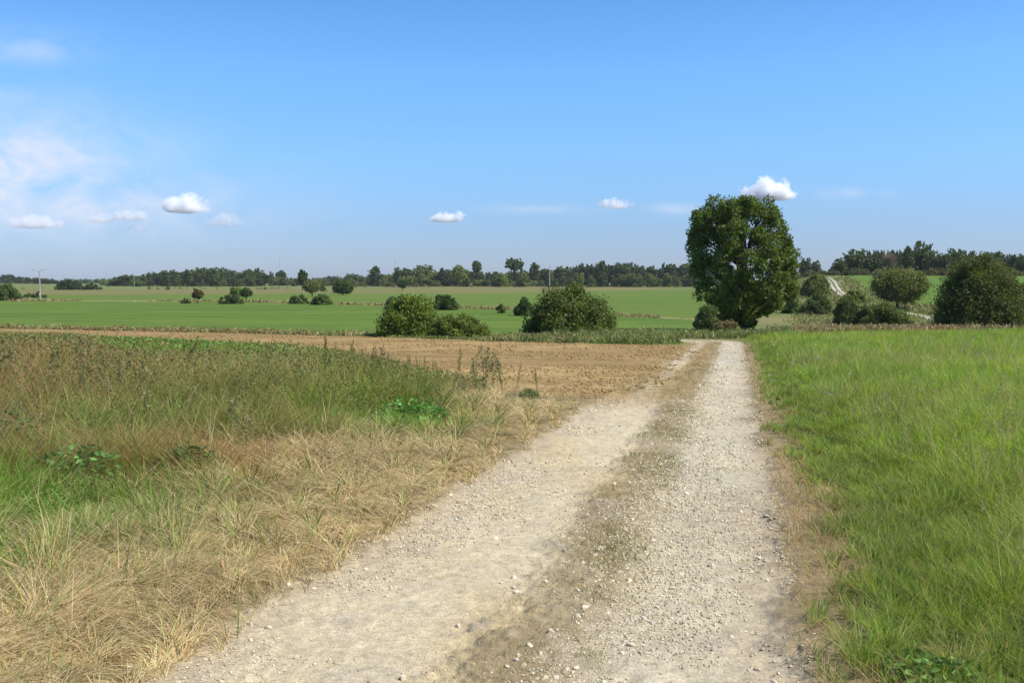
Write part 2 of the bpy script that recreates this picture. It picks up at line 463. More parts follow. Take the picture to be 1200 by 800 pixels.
# ------------------------------------------------------------------ ground sheet, cut where one kind of land meets another
azs = np.concatenate([np.linspace(-180, -36, 37)[:-1], np.arange(-36, 36.001, 0.1), np.linspace(36, 180, 37)[1:-1]])
rs = [0.06, 0.5, 1.2, 2.0]
while rs[-1] < 2600:
    r = rs[-1]; rs.append(r + min(0.012 * r, max(0.016, 0.0011 * r * r)) if r > 2.5 else r + 0.05)
rs = np.array(rs)
A, R = np.meshgrid(np.radians(azs), rs)
X, Y = (np.sin(A) * R).ravel(), (np.cos(A) * R).ravel()
gc, gg, gh, gzone = soil_state(X, Y)
Z = base_z(X, Y) + gh
nc, nr = len(azs), len(rs)
ii, jj = np.meshgrid(np.arange(nr - 1), np.arange(nc), indexing='ij')
j2 = (jj + 1) % nc
Q = np.stack([ii * nc + jj, ii * nc + j2, (ii + 1) * nc + j2, (ii + 1) * nc + jj], -1).reshape(-1, 4)[:, ::-1]
fz = gzone[Q[:, 0]]
V = np.stack([X, Y, Z], 1); C4 = np.concatenate([gc, gg[:, None]], 1)
for k, nm, lab in [(0, 'ground', 'green mown meadow between the ploughed field and the ditch'), (1, 'ploughed_field', 'bare brown ploughed field behind the tall weeds'),
                   (2, 'meadow', 'earth under the long green grass beside the track'), (3, 'verge', 'earth under the dry grass verge along the track'),
                   (4, 'pasture', 'pale green pasture strips beyond the ditch'), (5, 'gravel_track', 'pale limestone gravel track with two ruts and a grassy middle'),
                   (6, 'hillside_field', 'green field on the rise below the wood')]:
    q = Q[fz == k]
    if not len(q): continue
    used, inv = np.unique(q, return_inverse=True)
    o = mesh(nm, V[used], inv.reshape(-1, 4), C4[used], M_GROUND, smooth=True)
    tag(o, lab, kind='structure')


def ribbon(name, lines, width, col, label, lift=0.05):
    vs, qs = [], []
    for pl in lines:
        p = np.array(pl); t = np.linspace(0, 1, 60); s = np.linspace(0, 1, len(p))
        x, y = np.interp(t, s, p[:, 0]), np.interp(t, s, p[:, 1])
        k = np.ones(5) / 5
        x = np.convolve(np.pad(x, 2, mode='edge'), k, 'valid'); y = np.convolve(np.pad(y, 2, mode='edge'), k, 'valid')
        tx, ty = np.gradient(x), np.gradient(y); L = np.hypot(tx, ty); nx, ny = ty / L, -tx / L
        b = sum(len(v) for v in vs); wj = width * (0.85 + 0.3 * fbm(t * 20, t * 0, 2, 5))
        for s_ in np.linspace(-.5, .5, 4):
            xx, yy = x + nx * wj * s_, y + ny * wj * s_
            vs.append(np.stack([xx, yy, base_z(xx, yy) + lift], 1))
        for m in range(3):
            i = np.arange(59) + b + m * 60
            qs.append(np.stack([i, i + 1, i + 61, i + 60], 1))
    v = np.concatenate(vs); c = np.tile(np.array([*col, 0.4]), (len(v), 1))
    o = mesh(name, v, np.concatenate(qs), c, M_GROUND, True)
    tag(o, label, kind='structure')
    return o


def far_ruts(off):
    return [hit(px + off, py) for px, py in [(965, 325.2), (969, 326.3), (973, 329.5), (976, 334.5), (979, 339.5), (983, 343), (989, 347)]]


ribbon('hill_road', [far_ruts(-1.5), far_ruts(4.5)], 0.7, (0.40, 0.36, 0.29), 'pale two rut track climbing the far rise between bushes')
ribbon('sunken_path', [[hit(*p) for p in [(1062, 366.5), (1072, 369), (1080, 370), (1090, 374), (1104, 377)]]], 1.5, (0.36, 0.31, 0.24), 'bare chalky bank of the sunken path between two bushes')


# ------------------------------------------------------------------ grass
def blades(root, h, w, phi, bend, psi, cb, ct, seg=3, up=1.0):
    """ribbons: root (n,3); lean direction phi; bend 0 upright .. 1.5 lying"""
    n = len(root)
    ts = np.array({3: [0, .38, .74, 1.0], 2: [0, .55, 1.0], 1: [0, 1.0]}[seg]); k = len(ts)
    wd = np.array({3: [.8, 1.0, .65, .06], 2: [.9, .8, .08], 1: [1.0, .3]}[seg])
    t = ts[None, :]
    hor = h[:, None] * (bend[:, None] * (0.35 * t + 0.65 * t ** 2))
    ver = h[:, None] * np.sqrt(np.clip(1 - (bend[:, None] * (0.35 + 0.65 * t) * 0.62) ** 2, 0.03, 1)) * t * up
    px = root[:, 0:1] + np.cos(phi)[:, None] * hor; py = root[:, 1:2] + np.sin(phi)[:, None] * hor; pz = root[:, 2:3] + ver
    sx, sy = np.cos(psi)[:, None] * w[:, None] * wd[None] * .5, np.sin(psi)[:, None] * w[:, None] * wd[None] * .5
    Lv = np.stack([px - sx, py - sy, pz], -1); Rv = np.stack([px + sx, py + sy, pz], -1)
    v = np.stack([Lv, Rv], 2).reshape(-1, 3)
    col = cb[:, None, :] + (ct - cb)[:, None, :] * t[:, :, None]
    col = np.repeat(col, 2, axis=1).reshape(-1, 3)
    b = (np.arange(n) * 2 * k)[:, None, None]
    m = (np.arange(k - 1) * 2)[None, :, None]
    q = (b + m + np.array([0, 1, 3, 2])[None, None, :]).reshape(-1, 4)
    return v, q, col


class Acc:
    def __init__(s): s.v, s.q, s.c, s.n = [], [], [], 0
    def add(s, v, q, c):
        s.v.append(v); s.q.append(q + s.n); s.c.append(c); s.n += len(v)
    def build(s, name, mat, parent=None, link=True, smooth=False):
        return mesh(name, np.concatenate(s.v), s.q and np.concatenate(s.q), np.concatenate(s.c), mat, smooth, parent, link)


def sample(n, dmin, dmax, azmin, azmax, d0=6.0):
    """points spread evenly per square metre up to d0 and thinning as 1/d2 beyond"""
    k1 = (d0 ** 2 - dmin ** 2) / 2 if dmin < d0 else 0
    k2 = d0 ** 2 * math.log(dmax / max(d0, dmin))
    u = rng.random(n) * (k1 + k2)
    r = np.where(u < k1, np.sqrt(dmin ** 2 + 2 * np.minimum(u, k1)), max(d0, dmin) * np.exp(np.maximum(u - k1, 0) / d0 ** 2))
    a = azmin + rng.random(n) * (azmax - azmin)
    return a * r, r            # x, y  (azimuth as x over y)


def jit(c, n, s=0.18, hue=0.10):
    v = 1 + (rng.random((n, 1)) - .5) * 2 * s
    return np.clip(np.asarray(c) * v * (1 + (rng.random((n, 3)) - .5) * 2 * hue), 0.004, 1)


STRAW = np.array([0.445, 0.335, 0.15]); STRAW_P = np.array([0.56, 0.455, 0.24]); STRAW_B = np.array([0.30, 0.20, 0.08])
GREEN = np.array([0.195, 0.265, 0.06]); GREEN_B = np.array([0.165, 0.31, 0.05]); OLIVE = np.array([0.27, 0.255, 0.085])

def leaf_quads(P, size, elong=1.8, flat=0.0, cols=None):
    n = len(P)
    a = rng.normal(size=(n, 3)); a[:, 2] *= (1 - flat); a /= np.linalg.norm(a, axis=1, keepdims=True) + 1e-9
    b = rng.normal(size=(n, 3)); b -= a * (a * b).sum(1, keepdims=True); b /= np.linalg.norm(b, axis=1, keepdims=True) + 1e-9
    a = a * (size * elong * .5)[:, None]; b = b * (size * .5)[:, None]
    nn = np.cross(a, b); nn /= np.linalg.norm(nn, axis=1, keepdims=True) + 1e-9
    v = np.stack([P - a, P + b * 1.0 + nn * (size * .14)[:, None], P + a, P - b + nn * (size * .14)[:, None]], 1).reshape(-1, 3)
    q = (np.arange(n) * 4)[:, None] + np.arange(4)[None]
    return v, q, np.repeat(cols, 4, axis=0)


def tussock(x, y, c, pull, seed):
    """gather scattered roots towards the hearts of tussocks: new x, y, bearing from the heart, two random numbers per tussock"""
    ix, iy = np.floor(x / c).astype(np.int64), np.floor(y / c).astype(np.int64)
    def hs(k): return vnoise(ix * 1.0, iy * 1.0, seed + k)
    cx, cy = (ix + .15 + .7 * hs(0)) * c, (iy + .15 + .7 * hs(1)) * c
    nx, ny = x + (cx - x) * pull, y + (cy - y) * pull
    return nx, ny, np.arctan2(y - cy, x - cx), hs(2), hs(3)


def beside(x, y, side, n):
    """the same growth carried on to the side of and behind the spot one stands on, a little thinner"""
    ex = rng.uniform(.8, 17, n) * side; ey = rng.uniform(-3, 17, n)
    m = np.abs(ex) > np.maximum(np.where(side < 0, .655, .675) * ey, .9)
    return np.concatenate([x, ex[m]]), np.concatenate([y, ey[m]]), np.concatenate([np.zeros(len(x), bool), np.ones(m.sum(), bool)])


# -- dry and weedy verge left of the track
x, y = sample(480000, 2.3, 58, -0.66, 0.22)
x, y, ext = beside(x, y, -1, 120000)
d, lat, arc = track_frame(x, y)
hw = track_width(arc)
s_ = -lat - hw                                                     # metres from the track's edge
inp = in_poly(x, y, PLOUGH)
nA = fbm(x * 0.7, y * 0.7, 4, 101); nB = fbm(x * 0.28, y * 0.28, 3, 107); nC = fbm(x * 2.2, y * 2.2, 3, 109)
keep = (s_ > -0.04) & (~inp | ((y < 24) & (rng.random(len(x)) < 0.06))) & (y < 58)
keep &= ~((s_ < 0.25) & (rng.random(len(x)) > sstep(-0.25, 0.45, s_ + (nC - .5) * 0.5)))
def cut(*a): return [q[keep] for q in a]
x, y, s_, nA, nB, nC, arc, ext = cut(x, y, s_, nA, nB, nC, arc, ext)
n = len(x); rr = rng.random(n)
cs_ = np.where(y < 11, .24, .42)
x, y, tang, th1, th2 = tussock(x, y, cs_, .5, 601)
far_k = np.where(ext, 1.7, np.maximum(y / 6.0, 0.8))
swid = 2.1 + 0.7 * (nB - .5) * 2 + 0.2 * np.clip(y / 10, 0, 1)
wild = sstep(swid - 0.9, swid + 0.9, s_ + (nA - .5) * 2.4)          # 0 straw .. 1 weedy green
green_sel = rr < (0.05 + 0.80 * wild * (0.35 + 1.1 * sstep(0.38, 0.62, nA)) * sstep(.05, .55, th2 + .25))
def patch(px, py, r): return np.exp(-(((x - px) / r) ** 2 + ((y - py) / (r * 1.3)) ** 2))
gp = np.clip(patch(-3.5, 7.2, 1.1) + patch(-1.5, 12.8, 0.9) + patch(-4.3, 10.2, 0.8) + patch(-3.0, 5.4, 0.25) + 0.95 * sstep(25, 31, y) * sstep(-.44, -.40, x / y) + .6 * patch(-8.0, 24, 4) * (x / y > -0.42), 0, 1)
rp = np.clip(patch(-4.0, 9.0, 1.0) + patch(-5.6, 9.5, 1.1) + patch(-9.0, 16, 3.2) + patch(-11.5, 20, 3.0) + patch(-6.8, 13, 1.5) + patch(-3.0, 9.3, .6), 0, 1)
green_sel |= rng.random(n) < gp * 0.9
green_sel &= ~(rng.random(n) < rp * 0.8)
upright = np.clip(wild + 0.15, 0, 1)
h = 0.17 + 0.22 * wild * (0.5 + 1.0 * nB) + 0.15 * rng.random(n)
h *= 0.55 + 0.45 * sstep(0.0, 0.9, s_)
h *= 0.65 + 0.7 * th1
top_y = np.interp(x / y * F + 600, [-200, 0, 340, 380, 450, 530, 600, 640, 700], [385, 387, 394, 403, 417, 433, 448, 463, 480])
pxx = x / y * F + 600; top_y = top_y + 15 * sstep(27, 23, y) * sstep(80, 150, pxx) * sstep(400, 330, pxx)
hmax = np.clip(EYE - (top_y - HORIZON) / F * y - base_z(x, y), .14, 1.15)
back = sstep(8.5, 19, y) * wild
h = h * (1 - back) + hmax * (0.2 + 0.85 * rng.random(n) ** .9 * (.4 + .9 * th1)) * back
h *= 1 - 0.25 * gp
tall = rng.random(n) < 0.014
h = np.where(tall, h * (1.35 - .3 * back) + (0.10 + .15 * wild) * (1 - .7 * back), h)
h *= np.where(in_poly(x, y, PLOUGH), 0.35, 1.0)
h *= 1 - 0.6 * sstep(14, 18, y) * sstep(3.2, 1.0, s_)
flat = sstep(1.9, 0.5, s_ + (nA - .5) * 1.6)
bend = np.where(green_sel, 0.3 + 1.2 * rng.random(n), (1.25 - 0.3 * upright) + 0.42 * flat + (rng.random(n) - .5) * (0.9 - .5 * flat))
bend = np.clip(bend, .05, 1.62)
bend = np.where(tall, bend * 0.7, bend)
swirl = fbm(x * 0.5, y * 0.5, 2, 113) * 6.0
phi = np.where(rng.random(n) < 0.72 + 0.2 * wild, tang + rng.normal(size=n) * .9, math.atan2(1, 0.225) - 1.9 + swirl * 1.1 + (rng.random(n) - .5) * 1.2)
w = np.where(green_sel, 0.0054, 0.0040) * (0.7 + 0.7 * rng.random(n)) * far_k ** 0.85
w = np.where(tall, w * 0.7, w)
psi = rng.random(n) * math.pi
pal = rng.random(n)
cb = np.where(green_sel[:, None], mixv(np.tile(GREEN, (n, 1)), OLIVE, pal), mixv(np.tile(STRAW, (n, 1)), STRAW_B, sstep(0.45, 1.0, pal + 0.4 * rp)))
cb = np.where((green_sel & (rng.random(n) < gp))[:, None], GREEN_B, cb)
cb = np.where((~green_sel & (pal > 0.55))[:, None] & (rng.random(n) > rp)[:, None], STRAW_P, cb)
cb = np.where((~green_sel & (rng.random(n) < 0.75 * rp))[:, None], np.array([0.40, 0.235, 0.10]), cb)
cb = np.where(((~green_sel) & (wild > 0.6) & (rng.random(n) < 0.45))[:, None], OLIVE * 1.15, cb)
cb = cb * (.78 + .44 * th2)[:, None]
cb = np.where((tall & ~green_sel)[:, None], np.array([0.52, 0.42, 0.21]), cb)
cb = jit(cb, n, 0.25, 0.10); ct = cb * np.where(green_sel[:, None], np.array([1.15, 1.05, 1.0]), np.array([1.08, 1.08, 1.08]))
root = np.stack([x, y, ground_z(x, y) - 0.01], 1)
dry = wild < 0.5
for nm, msk, lab in [('dry_grass', dry, 'flattened straw coloured dry grass lining the track'), ('verge_grass', ~dry, 'tall mixed green and dry grass on the weedy verge')]:
    ac = Acc(); ff = y > 16
    for sg, mm in ((3, msk & ~ff), (2, msk & ff)):
        if mm.any(): ac.add(*blades(root[mm], h[mm], w[mm], phi[mm], bend[mm], psi[mm], cb[mm], ct[mm], sg))
    sm = tall & msk & (rng.random(n) < .8); k = sm.sum()
    t9 = np.minimum(bend[sm], 1.55); tip = root[sm] + np.stack([np.cos(phi[sm]) * t9 * h[sm] * .93, np.sin(phi[sm]) * t9 * h[sm] * .93, h[sm] * .95 * np.sqrt(np.clip(1 - (t9 * .6) ** 2, .03, 1))], 1)
    for r_ in range(3):
        ac.add(*leaf_quads(tip + rng.normal(size=(k, 3)) * np.array([.008, .008, .025]), 0.005 * np.maximum(y[sm] / 6, .8) ** .7, 3.2, 0, jit((0.36, 0.27, 0.12), k)))
    tag(ac.build(nm, M_STRAW if nm == 'dry_grass' else M_GRASS), lab, kind='stuff')

# -- small leaves and seed heads among the weedy grass
x, y = sample(260000, 4.0, 58, -0.66, 0.12)
d, lat, arc = track_frame(x, y); s_ = -lat - track_width(arc)
nA = fbm(x * 0.5, y * 0.5, 4, 131); nB = fbm(x * .23, y * .23, 3, 133)
keep = (s_ > 2.3 + 1.2 * (nA - .5)) & (~in_poly(x, y, PLOUGH)) & (rng.random(len(x)) < sstep(0.28, 0.5, nA))
x, y, s_, nA, nB = cut(x, y, s_, nA, nB); n = len(x)
top_y = np.interp(x / y * F + 600, [-200, 0, 340, 380, 450, 530, 600, 640, 700], [385, 387, 394, 403, 417, 433, 448, 463, 480])
pxx = x / y * F + 600; top_y = top_y + 15 * sstep(27, 23, y) * sstep(80, 150, pxx) * sstep(400, 330, pxx)
hmax = np.clip(EYE - (top_y - HORIZON) / F * y - base_z(x, y), .14, 1.15); back = sstep(8.5, 19, y)
hz = (0.12 + 0.32 * rng.random(n)) * (0.7 + 0.6 * nB) * (0.5 + 0.5 * sstep(2, 4.5, s_)) * (1 - back) + back * hmax * (.3 + .62 * rng.random(n))
gp = sstep(25, 31, y) * sstep(-.44, -.40, x / y); hz *= 1 - 0.2 * gp
P = np.stack([x, y, base_z(x, y) + hz], 1)


lc = np.where((rng.random(n) < 0.15 + 0.4 * sstep(0.55, 0.4, nB))[:, None], np.array([0.27, 0.18, 0.08]), np.array([0.16, 0.20, 0.05]))
lc = np.where((rng.random(n) < 0.7 * gp)[:, None], GREEN_B, lc)
_rp = np.clip(np.exp(-(((x + 9.5) / 4) ** 2 + ((y - 17) / 5) ** 2)) * 1.2, 0, 1)
lc = np.where((rng.random(n) < .75 * _rp)[:, None], np.array([0.25, 0.16, 0.075]), lc)
ac = Acc(); ac.add(*leaf_quads(P, 0.0095 * np.maximum(y / 6, 0.9) ** 0.85 * (0.6 + 0.9 * rng.random(n)), 2.0, 0, jit(lc, n, 0.25, 0.1)))
tag(ac.build('verge_weeds', M_SCRUB), 'brown and green small leaved weeds mixed through the verge', kind='stuff')

# -- long meadow grass right of the track
x, y = sample(460000, 2.3, 78, 0.14, 0.68)
x, y, ext = beside(x, y, 1, 130000)
d, lat, arc = track_frame(x, y); s_ = np.where(d < 900, lat - track_width(arc), 30)
fe = above(x, y, RIGHT_EDGE)
nA = fbm(x * 0.6, y * 0.6, 4, 201); nB = fbm(x * 0.2, y * 0.2, 3, 203); nC = fbm(x * 2.5, y * 2.5, 3, 207)
keep = (s_ > 0.0) & (x > -1.05 + .225 * y) & (fe < 0) & ~((s_ < 0.55) & (rng.random(len(x)) > 0.15 + 0.85 * sstep(0.05, 0.6, s_ + (nC - .5) * .5)))
x, y, s_, nA, nB, nC, ext = cut(x, y, s_, nA, nB, nC, ext); n = len(x)
x, y, tang, th1, th2 = tussock(x, y, np.where(y < 10, .2, .45), .42, 701)
gt = sstep(0.12, 0.6, s_ + (nC - .5) * 0.9 + (nA - .5) * 0.8)       # trodden edge .. meadow
deep = sstep(0.5, 2.2, s_ + (nA - .5))
h = (0.05 + 0.09 * rng.random(n)) + gt * 0.07 * rng.random(n) + deep * (0.10 + 0.22 * rng.random(n)) * (0.6 + 0.8 * nA) * (.55 + .9 * th1)
isgreen = rng.random(n) < 0.12 + 0.83 * gt
stem = (rng.random(n) < 0.016 + 0.05 * np.exp(-((y - 26) / 9) ** 2) * sstep(.5, .6, nB)) & (deep > 0.3)
h = np.where(stem, h + 0.14 + 0.2 * rng.random(n), h)
bend = np.where(isgreen, 0.2 + 0.9 * rng.random(n), 0.7 + 0.8 * rng.random(n)); bend = np.where(stem, bend * .5, bend)
phi = np.where(rng.random(n) < 0.8, tang + rng.normal(size=n) * .9, fbm(x * .8, y * .8, 2, 213) * 14 + rng.random(n))
w = np.where(isgreen, 0.0047, 0.0034) * (0.7 + 0.7 * rng.random(n)) * np.where(ext, 1.9, np.maximum(y / 6, .8) ** 0.85); w = np.where(stem, w * .75, w)
pal = rng.random(n)
cg = mixv(np.tile(np.array([0.21, 0.36, 0.06]), (n, 1)), (0.29, 0.40, 0.08), sstep(0.35, 0.7, nB + 0.5 * (pal - .5)))
cg = mixv(cg, (0.155, 0.275, 0.058), sstep(0.62, 0.8, nA + 0.25 * (pal - .5)) * 0.6)
cg = mixv(cg, (0.18, 0.25, 0.07), (1 - deep) * 0.6)
cs = mixv(np.tile(np.array([0.40, 0.30, 0.16]), (n, 1)), (0.50, 0.41, 0.23), pal)
cb = np.where(isgreen[:, None], cg, cs); cb = np.where(stem[:, None], np.array([0.36, 0.36, 0.16]), cb)
cb = np.where((isgreen & (rng.random(n) < 0.05))[:, None], np.array([0.36, 0.30, 0.15]), cb)
cb = jit(cb * (.82 + .36 * th2)[:, None], n, 0.22, 0.08); ct = cb * np.array([1.2, 1.08, 1.0])
root = np.stack([x, y, ground_z(x, y) - 0.01], 1)
low = deep < 0.12
for nm, msk, lab in [('trodden_grass', low, 'short trodden brown and green grass edging the gravel'), ('meadow_grass', ~low, 'long lush green meadow grass with pale seed stems')]:
    ac = Acc(); ff = y > 16
    for sg, mm in ((3, msk & ~ff), (2, msk & ff)):
        if mm.any(): ac.add(*blades(root[mm], h[mm], w[mm], phi[mm], bend[mm], rng.random(mm.sum()) * 3.14, cb[mm], ct[mm], sg))
    if nm == 'meadow_grass':
        sm = stem & (y < 13) & (rng.random(n) < 0.8)
        k = sm.sum(); tip = root[sm] + np.stack([np.cos(phi[sm]) * bend[sm] * h[sm] * .9, np.sin(phi[sm]) * bend[sm] * h[sm] * .9, h[sm] * .92], 1)
        for r_ in range(5):
            ac.add(*leaf_quads(tip + rng.normal(size=(k, 3)) * np.array([.008, .008, .03]), 0.008 * np.maximum(y[sm] / 6, .8) ** .8, 2.2, 0, jit((0.36, 0.33, 0.14), k)))
    tag(ac.build(nm, M_GRASS), lab, kind='stuff')

# -- thin tufts on the middle strip and the covered rut
x, y = sample(220000, 2.6, 56, -0.2, 0.28)
d, lat, arc = track_frame(x, y)
nA = fbm(x * 1.1, y * 0.8, 4, 301); nC = fbm(x * 4, y * 4, 3, 303)
strip = sstep(0.48, 0.10, np.abs(lat - 0.16)) * (sstep(0.38, 0.58, nA + 0.35 * (nC - .5)) + .25)
cov = sstep(17, 22, arc) * sstep(58, 46, arc) * (lat < 0.45) * (d < 1.5) * sstep(0.38, 0.6, nC)
keep = rng.random(len(x)) < np.maximum(strip, cov)
x, y, arc, nA, lat = cut(x, y, arc, nA, lat); n = len(x)
g = rng.random(n) < 0.25 + .6 * sstep(.5, .62, nA)
cb = jit(np.where(g[:, None], np.array([0.19, 0.205, 0.06]), np.array([0.44, 0.35, 0.18])), n, 0.25, 0.1)
ac = Acc(); ac.add(*blades(np.stack([x, y, ground_z(x, y) - .004], 1), 0.012 + 0.045 * rng.random(n), 0.0036 * np.maximum(y / 6, .8) ** .85 * (0.7 + .6 * rng.random(n)), rng.random(n) * 6.28,
                           0.6 + 1.0 * rng.random(n), rng.random(n) * 3.14, cb, cb * 1.1, 2))
tag(ac.build('strip_grass', M_GRASS), 'thin low tufts of grass on the strip between the ruts', kind='stuff')

# -- straw litter lying on the gravel edges
x, y = sample(9000, 2.6, 24, -0.6, 0.42)
d, lat, arc = track_frame(x, y); e = d - track_width(arc)
keep = (np.abs(e) < 0.5) & (rng.random(len(x)) < np.exp(-(np.maximum(-e, 0) / 0.16)))
x, y, arc = cut(x, y, arc); n = len(x); cb = jit(STRAW_P * .95, n)
ac = Acc(); ac.add(*blades(np.stack([x, y, ground_z(x, y) + .006], 1), 0.05 + 0.1 * rng.random(n), 0.0035 * np.maximum(y / 6, .8), rng.random(n) * 6.28, np.full(n, 1.6), rng.random(n) * 3.14, cb, cb, 2, 0.1))
tag(ac.build('straw_litter', M_STRAW), 'loose straw bits scattered along the gravel edges', kind='stuff')


# -- rank growth behind the ploughed field, along the ditch and below the hill
def tufts(name, pts, hmin, hmax, cols, label, wpx=1.4, leaf=0.5, hk=None):
    n = len(pts); x, y = pts[:, 0], pts[:, 1]
    ac = Acc(); k = rng.integers(0, len(cols), n)
    pn = fbm(x / 3, y / 3, 3, 401)
    k = np.clip((pn * 1.6 - 0.3 + 0.35 * (rng.random(n) - .5)) * len(cols), 0, len(cols) - 1).astype(int)
    cb = jit(np.array(cols)[k], n, 0.25, 0.08)
    h = hmin + (hmax - hmin) * rng.random(n) * (0.4 + 1.2 * fbm(x / 2.2, y / 2.2, 2, 403))
    if hk is not None: h = h * hk
    wid = y / F * wpx * (0.6 + 0.8 * rng.random(n))
    root = np.stack([x, y, base_z(x, y) - .03], 1)
    ac.add(*blades(root, h, wid, rng.random(n) * 6.28, 0.1 + 0.7 * rng.random(n), rng.random(n) * 3.14, cb, cb * 1.12, 2))
    m = rng.random(n) < leaf
    wid = wid * .75
    Pl = root[m] + np.stack([rng.normal(size=m.sum()) * .1, rng.normal(size=m.sum()) * .1, h[m] * (0.4 + .6 * rng.random(m.sum()))], 1)
    ac.add(*leaf_quads(Pl, wid[m] * 1.5, 1.7, 0, cb[m]))
    return tag(ac.build(name, M_SCRUB), label, kind='stuff')


def along(line, n, lo, hi):
    p = np.array(line); L = np.hypot(*np.diff(p, axis=0).T); cs = np.concatenate([[0], np.cumsum(L)])
    u = rng.random(n) * cs[-1]
    x, y = np.interp(u, cs, p[:, 0]), np.interp(u, cs, p[:, 1])
    o = lo + (hi - lo) * rng.random(n); r = np.hypot(x, y)
    return np.stack([x * (1 + o / r), y * (1 + o / r)], 1)


TAN, OLV, RUST, DKG = (0.40, 0.33, 0.16), (0.235, 0.25, 0.08), (0.31, 0.205, 0.10), (0.16, 0.20, 0.055)
p1 = along([(-9.5, 63.2), (0.7, 52.4), (4.2, 49.6), (8.0, 47.3)], 17000, -.6, 7)
ws_ = above(p1[:, 0], p1[:, 1], PLOUGH_FAR[1:]); p1 = p1[ws_ > 1.6 * (fbm(p1[:, 0] * .8, p1[:, 1] * .3, 3, 421) - .5) * 2]
td = seg_dist(p1[:, 0], p1[:, 1], TRACK)[0]
p1 = p1[(td > 1.3) & ((p1[:, 0] / p1[:, 1] < .135 + .04 * rng.random(len(p1))) | (p1[:, 1] > 57.2))]
p1 = np.concatenate([p1, along([(3.5, 57), (9.5, 58), (13, 57.5), (18, 64)], 7000, 0.3, 7)])
td = seg_dist(p1[:, 0], p1[:, 1], TRACK)[0]; p1 = p1[td > 1.55]
tufts('rank_weeds', p1, 0.08, 0.58, [OLV, DKG, OLV, DKG, (.3, .27, .12), OLV], 'rank olive green weeds bordering the far end of the ploughed field', 1.4, .8, .42 + .58 * sstep(-3, 2.5, p1[:, 0]))
tufts('edge_weeds', along([(-70, 112), (-37, 86.4), (-20, 72.9), (-9, 62.6)], 7000, 0.2, 3.0), 0.08, 0.45, [OLV, RUST, OLV, TAN, OLV], 'low rusty weeds between the ploughed field and the green meadow', 1.4, .6)
tufts('dock_weeds', along([(17, 66), (25, 76), (40, 86), (75, 100)], 16000, 3, 22), 0.12, 0.6, [(0.26, 0.18, 0.09), OLV, (0.29, 0.21, 0.10), TAN, (0.30, 0.18, 0.095)], 'russet dock and dry weeds behind the long grass', 1.4, .45)
pd = along(DITCH, 9000, -0.012, 0.018); pd[:, 0] *= 1; r_ = rng.normal(size=len(pd)) * 1.0
pd = pd * (1 + (r_ * 1.2 / np.hypot(pd[:, 0], pd[:, 1]))[:, None])
pd = pd[fbm(pd[:, 0] / 7, pd[:, 1] / 7, 2, 411) > 0.42]
tufts('ditch_reeds', pd, 0.15, 0.75, [(0.24, 0.17, 0.08), TAN, OLV, (0.33, 0.27, 0.13)], 'rusty reeds and dry grass along the ditch across the meadows', 1.2, .5)
pl = along(L2, 2600, -8, 30); pl = pl[fbm(pl[:, 0] / 16, pl[:, 1] / 16, 2, 415) > 0.52]
tufts('pasture_tussocks', pl, 0.4, 1.6, [(0.12, 0.12, 0.05), (0.16, 0.13, 0.06)], 'brownish tussocks scattered over the far pasture', 1.3, .6)
hp = np.array([hit(*p) for p in zip(rng.uniform(930, 1100, 3600), rng.uniform(325, 382, 3600))])
hp = hp[(~in_poly(hp[:, 0], hp[:, 1], HILL_FIELD)) & (hp[:, 1] > 100)]
_fr = np.array(far_ruts(1.5)); hp = hp[(seg_dist(hp[:, 0], hp[:, 1], _fr)[0] > 2.0)]
hp = hp[seg_dist(hp[:, 0], hp[:, 1], [hit(*p) for p in [(1060, 366), (1080, 370), (1104, 377)]])[0] > 1.4]
tufts('bank_grass', np.repeat(hp, 3, 0) + rng.normal(size=(len(hp) * 3, 2)) * .6, 0.2, 0.7, [OLV, (.18, .21, .06), OLV, (0.28, 0.22, 0.10), OLV], 'rough tan and olive grass on the banks by the far road', 1.3, .6)


# ------------------------------------------------------------------ trees, bushes
def tube(p0, p1, r0, r1, sides=8):
    p0, p1 = np.array(p0, float), np.array(p1, float); ax = p1 - p0; ax /= np.linalg.norm(ax)
    u = np.cross(ax, [0, 0, 1] if abs(ax[2]) < .9 else [1, 0, 0]); u /= np.linalg.norm(u); w = np.cross(ax, u)
    a = np.arange(sides) * 2 * math.pi / sides; ring = np.cos(a)[:, None] * u + np.sin(a)[:, None] * w
    v = np.concatenate([p0 + ring * r0, p1 + ring * r1])
    i = np.arange(sides); j = (i + 1) % sides
    return v, np.stack([i, j, j + sides, i + sides], 1)


def tube_path(pts, rad, sides=8):
    ac = Acc()
    for (a, b, r0, r1) in zip(pts[:-1], pts[1:], rad[:-1], rad[1:]):
        v, q = tube(a, b, r0, r1, sides); ac.add(v, q, np.ones((len(v), 3)))
    return ac


